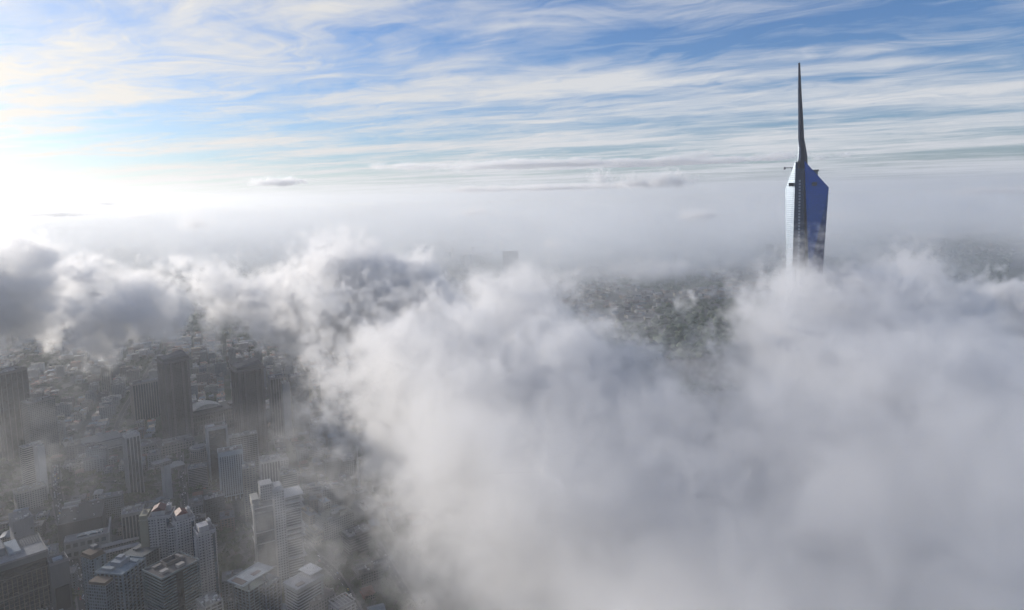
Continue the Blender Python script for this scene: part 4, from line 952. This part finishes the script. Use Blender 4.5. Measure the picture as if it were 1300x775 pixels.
ROOFS = [((.20, .20, .20), 'grey flat roof', 'flat'), ((.24, .11, .075), 'rust red hipped roof', 'hip'), ((.38, .37, .35), 'pale gabled sheet roof', 'gable'), ((.14, .13, .13), 'dark flat roof', 'flat'),
         ((.30, .26, .20), 'buff flat roof', 'flat'), ((.17, .22, .27), 'bluish sheet roof', 'gable'), ((.18, .13, .11), 'brown hipped roof', 'hip')]
def low_proto(kind, seed):
    rr = random.Random(seed * 7 + 1)
    if kind == 'shophouse': w, d, h, grp, cat = rr.uniform(11, 19), rr.uniform(12, 20), rr.choice([6.6, 9.9, 9.9, 13.2]), 'low shophouses of the old quarter', 'shophouse'
    elif kind == 'midrise_block': w, d, h, grp, cat = rr.uniform(20, 32), rr.uniform(15, 22), rr.choice([16.5, 19.8, 26.4, 33]), 'middling blocks scattered through the city', 'midrise block'
    else: w, d, h, grp, cat = rr.uniform(16, 22), rr.uniform(15, 20), rr.uniform(52, 86), 'plain towers scattered through the city', 'tower'
    wc, wn = WALLS[rr.randrange(6)]; rc, rn, rk = ROOFS[rr.randrange(7)]
    if kind != 'shophouse' and rk != 'flat': rc, rn, rk = ROOFS[rr.choice([0, 3, 4])]
    t = thing(kind, (0, 0, 0), 0, '', cat, grp)
    MB().cbox(0, 0, w, d, 0, h).build('body', facade_mat(wc, rr.choice([2.6, 3.4, 4.2]), 3.3, (.2, .78), (.3, .8)), t)
    if rk == 'flat':
        rf = MB().cbox(0, 0, w - .7, d - .7, h, h + .15).build('roof', roof_mat(rc), t); MB().ring(w, d, h - .05, h + 1, .35).build('parapet', wall_mat(wc), t)
        m = MB()
        for _ in range(rr.randint(3, 7)): a, b_ = rr.uniform(1.2, 4.5), rr.uniform(1.2, 4.5); m.cbox(rr.uniform(-.38, .38) * w, rr.uniform(-.38, .38) * d, a, b_, h + .1, h + rr.uniform(1, 2.6))
        m.build('rooftop_unit', wall_mat(rr.choice([(.5, .5, .5), (.3, .29, .28), (.6, .6, .58)])), rf, kind='stuff')
        if kind != 'shophouse': MB().cbox(rr.uniform(-.2, .2) * w, 0, w * .25, d * .3, h + .1, h + 3.6).build('stair_head', wall_mat(wc), rf)
    elif rk == 'hip': MB().hip(0, 0, w + 1.4, d + 1.4, h, h + min(w, d) * .25).build('roof', roof_mat(rc, 'tile'), t)
    else: MB().gable(0, 0, w + 1.2, d + 1.2, h, h + min(w, d) * .18).build('roof', roof_mat(rc, 'sheet'), t)
    if kind == 'shophouse': MB().cbox(0, -d / 2 - 1, w, 2.1, 3.2, 3.6).build('awning', roof_mat(rr.choice([(.3, .1, .07), (.3, .3, .3), (.12, .2, .28)])), t)
    return t, wn + ' ' + cat + ' with a ' + rn, w, d
LOW = [low_proto('shophouse', s) for s in range(16)]; MID = [low_proto('midrise_block', s + 40) for s in range(12)]; TOW = [low_proto('plain_tower', s + 80) for s in range(6)]

# ------------------------------------------------------------------ laying out the city
def pix(x, y, z=0):
    c = Vector((x, y, z - CAM_Z)); f = c.dot(_f); return 650 + F * c.dot(_r2) / f, PCY - F * c.dot(_u2) / f
rc_ = random.Random(99)
def vn(x, y, s, seed):                              # smooth value noise, 0..1
    x, y = x / s, y / s; xi, yi = math.floor(x), math.floor(y); fx, fy = x - xi, y - yi; fx, fy = fx * fx * (3 - 2 * fx), fy * fy * (3 - 2 * fy)
    h = lambda a, b_: random.Random(a * 7349 + b_ * 9151 + seed).random()
    return (h(xi, yi) * (1 - fx) + h(xi + 1, yi) * fx) * (1 - fy) + (h(xi, yi + 1) * (1 - fx) + h(xi + 1, yi + 1) * fx) * fy
hero_r = [(x, y, r) for x, y, r, _ in HEROES]
def clear(x, y, r): return all((x - a) ** 2 + (y - b_) ** 2 > (q * .92 + r) ** 2 for a, b_, q in hero_r) and road_dist(x, y) > r * .72 + 2.6
spots, treespots = [], []
th = R(24); cs, sn = math.cos(th), math.sin(th)
i_ = 0
for gi in range(-90, 60):
    for gj in range(0, 140):
        # blocks of 4 x 2 lots with lanes between
        u = gi * 21 + (gi // 4) * 10; v = gj * 20 + (gj // 2) * 11
        x, y = u * cs - v * sn + 350, u * sn + v * cs + 200
        if y < 480 or y > 2500: continue
        px, py = pix(x, y)
        if not (-60 < px < 545 and 425 < py < 812): continue
        if px > 425 + (py - 600) * .6 and py > 560: pass
        x += rc_.uniform(-2, 2); y += rc_.uniform(-2, 2)
        green = vn(x, y, 120, 5)
        if green > .70 or rc_.random() < .08:
            for _ in range(3):
                tx, ty = x + rc_.uniform(-9, 9), y + rc_.uniform(-9, 9)
                if clear(tx, ty, 2): treespots.append((tx, ty))
            continue
        dense = vn(x, y, 160, 9); k = rc_.random()
        kind = 'm' if k < .12 + .22 * (dense > .55) else 'l'
        if kind == 'm' and y > 950 and rc_.random() < .05: kind = 't'
        if clear(x, y, 13 if kind == 'm' else 9): spots.append((x, y, kind))
        else:
            if clear(x, y, 2): treespots.append((x, y))
# street trees and trees round the feet of the towers
for pts, w in ROADS:
    for a, b_ in zip(pts, pts[1:]):
        l = math.hypot(b_[0] - a[0], b_[1] - a[1])
        for k in range(int(l / 13)):
            for sgn in (-1, 1):
                if rc_.random() < .55:
                    f = (k + rc_.random()) / max(1, l / 13); nx, ny = -(b_[1] - a[1]) / l, (b_[0] - a[0]) / l; o = sgn * (w / 2 + rc_.uniform(4, 7)); treespots.append((a[0] + (b_[0] - a[0]) * f + nx * o, a[1] + (b_[1] - a[1]) * f + ny * o))
for _ in range(900):
    y = rc_.uniform(500, 1250); px = rc_.uniform(-20, 520); p = at_d(px, 600, y); 
    if clear(p.x, y, 1) and 430 < pix(p.x, y)[1] < 800: treespots.append((p.x, y))
def dcam(s): return s[0] ** 2 + s[1] ** 2
spots.sort(key=dcam)
occ = [(x, y) for x, y, _ in spots]
cell = {}
for x, y in occ: cell.setdefault((int(x // 25), int(y // 25)), []).append((x, y))
def free(x, y, r): return all((x - a) ** 2 + (y - b_) ** 2 > r * r for i in (-1, 0, 1) for j in (-1, 0, 1) for a, b_ in cell.get((int(x // 25) + i, int(y // 25) + j), ()))
treespots = sorted([s for s in treespots if free(s[0], s[1], 9)], key=dcam)
placed = []                                         # (object, description, x, y, kind)
first = set()
def instance(proto, x, y, rz, desc):
    t = proto
    o = copy_tree(t); o.location = (x, y, 0); o.rotation_euler = (0, 0, rz); placed.append([o, desc, x, y]); return o
lims = {'l': 290, 'm': 250, 't': 60}; cnt = {'l': 0, 'm': 0, 't': 0}; rest = []
for x, y, k in spots:
    if cnt[k] >= lims[k]: rest.append((x, y, k)); continue
    cnt[k] += 1; pr, desc, w, d = rc_.choice({'l': LOW, 'm': MID, 't': TOW}[k])
    instance(pr, x, y, th + rc_.choice([0, math.pi / 2, math.pi, -math.pi / 2]) + rc_.uniform(-.05, .05), desc)
TD = ['green leafy tree', 'dark green leafy tree', 'light green leafy tree']
for n_, (x, y) in enumerate(treespots[:295]):
    pr, kd = rc_.choice(TREES); o = instance(pr, x, y, rc_.uniform(0, 6.3), TD[kd]); s = rc_.uniform(.75, 1.25); o.scale = (s, s, s)
for pr in [a[0] for a in TREES] + [a[0] for a in LOW + MID + TOW]:
    for ch in list(pr.children_recursive): bpy.data.objects.remove(ch)
    bpy.data.objects.remove(pr)
ORD = ['', 'second ', 'third ', 'fourth ', 'fifth ', 'sixth ', 'seventh ', 'eighth ', 'ninth ', 'tenth ', 'eleventh ', 'twelfth ', 'thirteenth ', 'fourteenth ']
def label_all(items):
    buckets = {}
    for it in items:
        o, desc, x, y = it
        lx, ly, lr, ph = min(HEROES, key=lambda h: math.hypot(h[0] - x, h[1] - y) - h[2])
        dd, az0 = math.hypot(x, y) - math.hypot(lx, ly), math.atan2(x, y) - math.atan2(lx, ly); side_m = az0 * math.hypot(x, y)
        side = ('behind' if dd > 0 else 'in front of') if abs(dd) > abs(side_m) else ('to the right of' if side_m > 0 else 'to the left of')
        buckets.setdefault((desc, side, ph), []).append((math.hypot(x - lx, y - ly), o))
    for (desc, side, ph), L in buckets.items():
        L.sort(key=lambda a: a[0])
        for r, (_, o) in enumerate(L):
            s = f"{ORD[min(r, 13)]}{desc} {side} {ph}"
            s = s.replace('midrise block with', 'block with').replace('plain tower', 'tower'); w_ = s.split()
            o['label'] = ' '.join(w_[:16]) if len(w_) > 16 else s
label_all(placed)

# ------------------------------------------------------------------ cars
CC = [((.7, .7, .7), 'white'), ((.45, .46, .47), 'silver'), ((.04, .04, .045), 'black'), ((.35, .05, .04), 'red'), ((.10, .16, .3), 'blue'), ((.6, .45, .08), 'yellow')]
cars = []
tyre = plain('tyre', (.03, .03, .03), .8); cg = plain('car_glass', (.02, .025, .03), .1)
def car_proto(ci):
    c, n = CC[ci]; t = thing('car', (0, 0, 0), 0, '', 'car', 'cars on the streets')
    pf = [(-2.2, .35), (-2.2, .85), (-1.9, .98), (1.2, .95), (2.15, .75), (2.2, .35)]
    MB().prism([(x, -.88, z) for x, z in pf], [(x, .88, z) for x, z in pf]).build('body', plain('car_paint_' + n, c, .3), t)
    pf = [(-1.7, .98), (-1.2, 1.45), (.3, 1.45), (1.1, .96)]
    MB().prism([(x, -.78, z) for x, z in pf], [(x, .78, z) for x, z in pf]).build('window', cg, t)
    MB().box(-1.15, .25, -.74, .74, 1.452, 1.5).build('roof', plain('car_paint_' + n, c), t)
    for sx in (-1.35, 1.35):
        for sy in (-.85, .85):
            m = MB(); m.prism([(sx + .32 * math.cos(a), sy - .1, .32 + .32 * math.sin(a)) for a in [k * math.pi / 5 for k in range(10)]], [(sx + .32 * math.cos(a), sy + .1, .32 + .32 * math.sin(a)) for a in [k * math.pi / 5 for k in range(10)]]); m.build('wheel', tyre, t)
    return t, n
CP = [car_proto(i) for i in range(6)]
rn_ = ['the avenue by the huge dark hall', 'the road past the pale courtyard block', 'the road at the cloud edge', 'the hazy boulevard', 'the cross street', 'the street past the three shafted condominium', 'the street by the round topped block']
carlist = []
for ri, (pts, w) in enumerate(ROADS):
    if ri == 3: continue
    seg, acc = [], 0
    for a, b_ in zip(pts, pts[1:]): l = math.hypot(b_[0] - a[0], b_[1] - a[1]); seg.append((a, b_, acc, l)); acc += l
    for lane, dr in ((-.27, 0), (.27, math.pi)) + (((-.08, 0), (.08, math.pi)) if w > 12 else ()):
        s = rc_.uniform(5, 20)
        while s < acc:
            for a, b_, s0, l in seg:
                if s0 <= s < s0 + l:
                    f = (s - s0) / l; nx, ny = -(b_[1] - a[1]) / l, (b_[0] - a[0]) / l
                    x, y = a[0] + (b_[0] - a[0]) * f + nx * lane * w, a[1] + (b_[1] - a[1]) * f + ny * lane * w
                    px, py = pix(x, y)
                    if -10 < px < 530 and py < 790:
                        pr, n = CP[rc_.choices(range(6), [6, 4, 3, 1, 1, 1])[0]]; o = copy_tree(pr); o.location = (x, y, .16); o.rotation_euler = (0, 0, math.atan2(b_[1] - a[1], b_[0] - a[0]) + dr)
                        carlist.append((o, n, x, y, ri))
            s += rc_.choice([7, 9, 12, 30, 45]) if ri in (0, 1) else rc_.uniform(20, 90)
for pr, _ in CP:
    for ch in list(pr.children_recursive): bpy.data.objects.remove(ch)
    bpy.data.objects.remove(pr)
buck = {}
for c in carlist: buck.setdefault((c[1], c[4]), []).append(c)
NUM = ['first', 'second', 'third', 'fourth', 'fifth', 'sixth', 'seventh', 'eighth', 'ninth', 'tenth', 'eleventh', 'twelfth', 'thirteenth', 'fourteenth', 'fifteenth', 'sixteenth', 'seventeenth', 'eighteenth', 'nineteenth', 'twentieth']
for (n, ri), L in buck.items():
    L.sort(key=lambda c: -c[3])
    for k, c in enumerate(L): c[0]['label'] = f"{NUM[min(k, 19)]} {n} car from the far end of {rn_[ri]}"

# ------------------------------------------------------------------ everything beyond: too many to count
def attr_mat(name, rough=.85):
    m = bpy.data.materials.new(name); m.use_nodes = True; t = m.node_tree; b = NB(t); p = t.nodes['Principled BSDF']
    a = b.n('ShaderNodeAttribute', attribute_name='own_colour'); tc = b.n('ShaderNodeTexCoord'); n = b.noise(tc.outputs['Object'], .12, 3, .6)
    t.links.new(b.n('ShaderNodeVectorMath', {0: a.outputs['Color'], 'Scale': b.m('ADD', .55, b.m('MULTIPLY', n, .9))}, operation='SCALE').outputs[0], p.inputs['Base Color']); p.inputs['Roughness'].default_value = rough
    return m
m = MB(); cols = []
def add(x, y, w, d, h, rz, wc, rc):
    k = len(m.v); nf = len(m.f); m.cbox(0, 0, w, d, 0, h); c, s = math.cos(rz), math.sin(rz)
    for i in range(k, len(m.v)): vx, vy, vz = m.v[i]; m.v[i] = (x + vx * c - vy * s, y + vx * s + vy * c, vz)
    cols.extend([rc if i == 1 else wc for i in range(len(m.f) - nf)])
for x, y, k in rest:
    if k == 't': w, d, h = 19, 17, rc_.uniform(45, 80)
    elif k == 'm': w, d, h = rc_.uniform(18, 30), rc_.uniform(14, 20), rc_.uniform(15, 32)
    else: w, d, h = rc_.uniform(10, 18), rc_.uniform(11, 19), rc_.uniform(6, 13)
    add(x, y, w, d, h, th, rc_.choice(WALLS)[0], rc_.choice(ROOFS)[0]); add(x + 2, y + 2, 4, 4, h + 2.4, th, rc_.choice(WALLS)[0], rc_.choice(WALLS)[0])
for _ in range(7000):
    y = 2400 * (6.5 / 2.4) ** rc_.random(); x = rc_.uniform(-.95, .95) * y
    if vn(x, y, 420, 21) > (.52 if x < 0 else .42) and rc_.random() < (.95 if x < 0 or y > 4300 else .985): continue
    big_ = rc_.random() < .08
    add(x, y, rc_.uniform(12, 60 if big_ else 26), rc_.uniform(12, 30), rc_.uniform(30, 80) if big_ and y > 4200 and rc_.random() < .3 else rc_.uniform(6, 15), rc_.uniform(0, 3), tuple(c * .7 for c in rc_.choice(WALLS)[0]), tuple(c * .6 for c in rc_.choice(ROOFS + [((.6, .59, .55), '', '')] * (rc_.random() < .35))[0]))
o = m.build('distant_buildings', attr_mat('far_walls'), kind='stuff', label='countless low buildings fading into the haze beyond the named towers')
ca_ = o.data.attributes.new('own_colour', 'FLOAT_COLOR', 'CORNER'); arr = np.repeat(np.array([(*c[:3], 1) for c in cols], np.float32), [len(f) for f in m.f], axis=0); ca_.data.foreach_set('color', arr.ravel())
m = MB()
for x, y in treespots[295:]:
    crown_mb(m, x, y, 7, rc_.uniform(4, 6.5), 4, 60, 1.5, rc_)
ico = bmesh.new(); bmesh.ops.create_icosphere(ico, subdivisions=1, radius=1); iv = [tuple(v.co) for v in ico.verts]; fi = [tuple(v.index for v in f.verts) for f in ico.faces]; ico.free()
for _ in range(14000):
    y = 1500 * (6.0 / 1.5) ** rc_.random(); x = rc_.uniform(-.5, .75) * y
    if y < 2400 and not pix(x, y)[0] > 600: continue
    if vn(x, y, 420, 21) < (.47 if x < 0 else .38): continue
    r = rc_.uniform(6, 16); k = len(m.v); hh = rc_.uniform(.7, 1.3)
    for a, b_, c in iv: g = r * rc_.uniform(.65, 1.25); m.v.append((x + a * g, y + b_ * g, 4 + c * g * .8 * hh))
    m.f += [tuple(k + i for i in f) for f in fi]
m.build('woodland', LM[1], kind='stuff', label='dark tree cover spreading between the far buildings')
print('city', cnt, len(rest), len(treespots), len(carlist), len(bpy.data.objects), time.time() - T0)
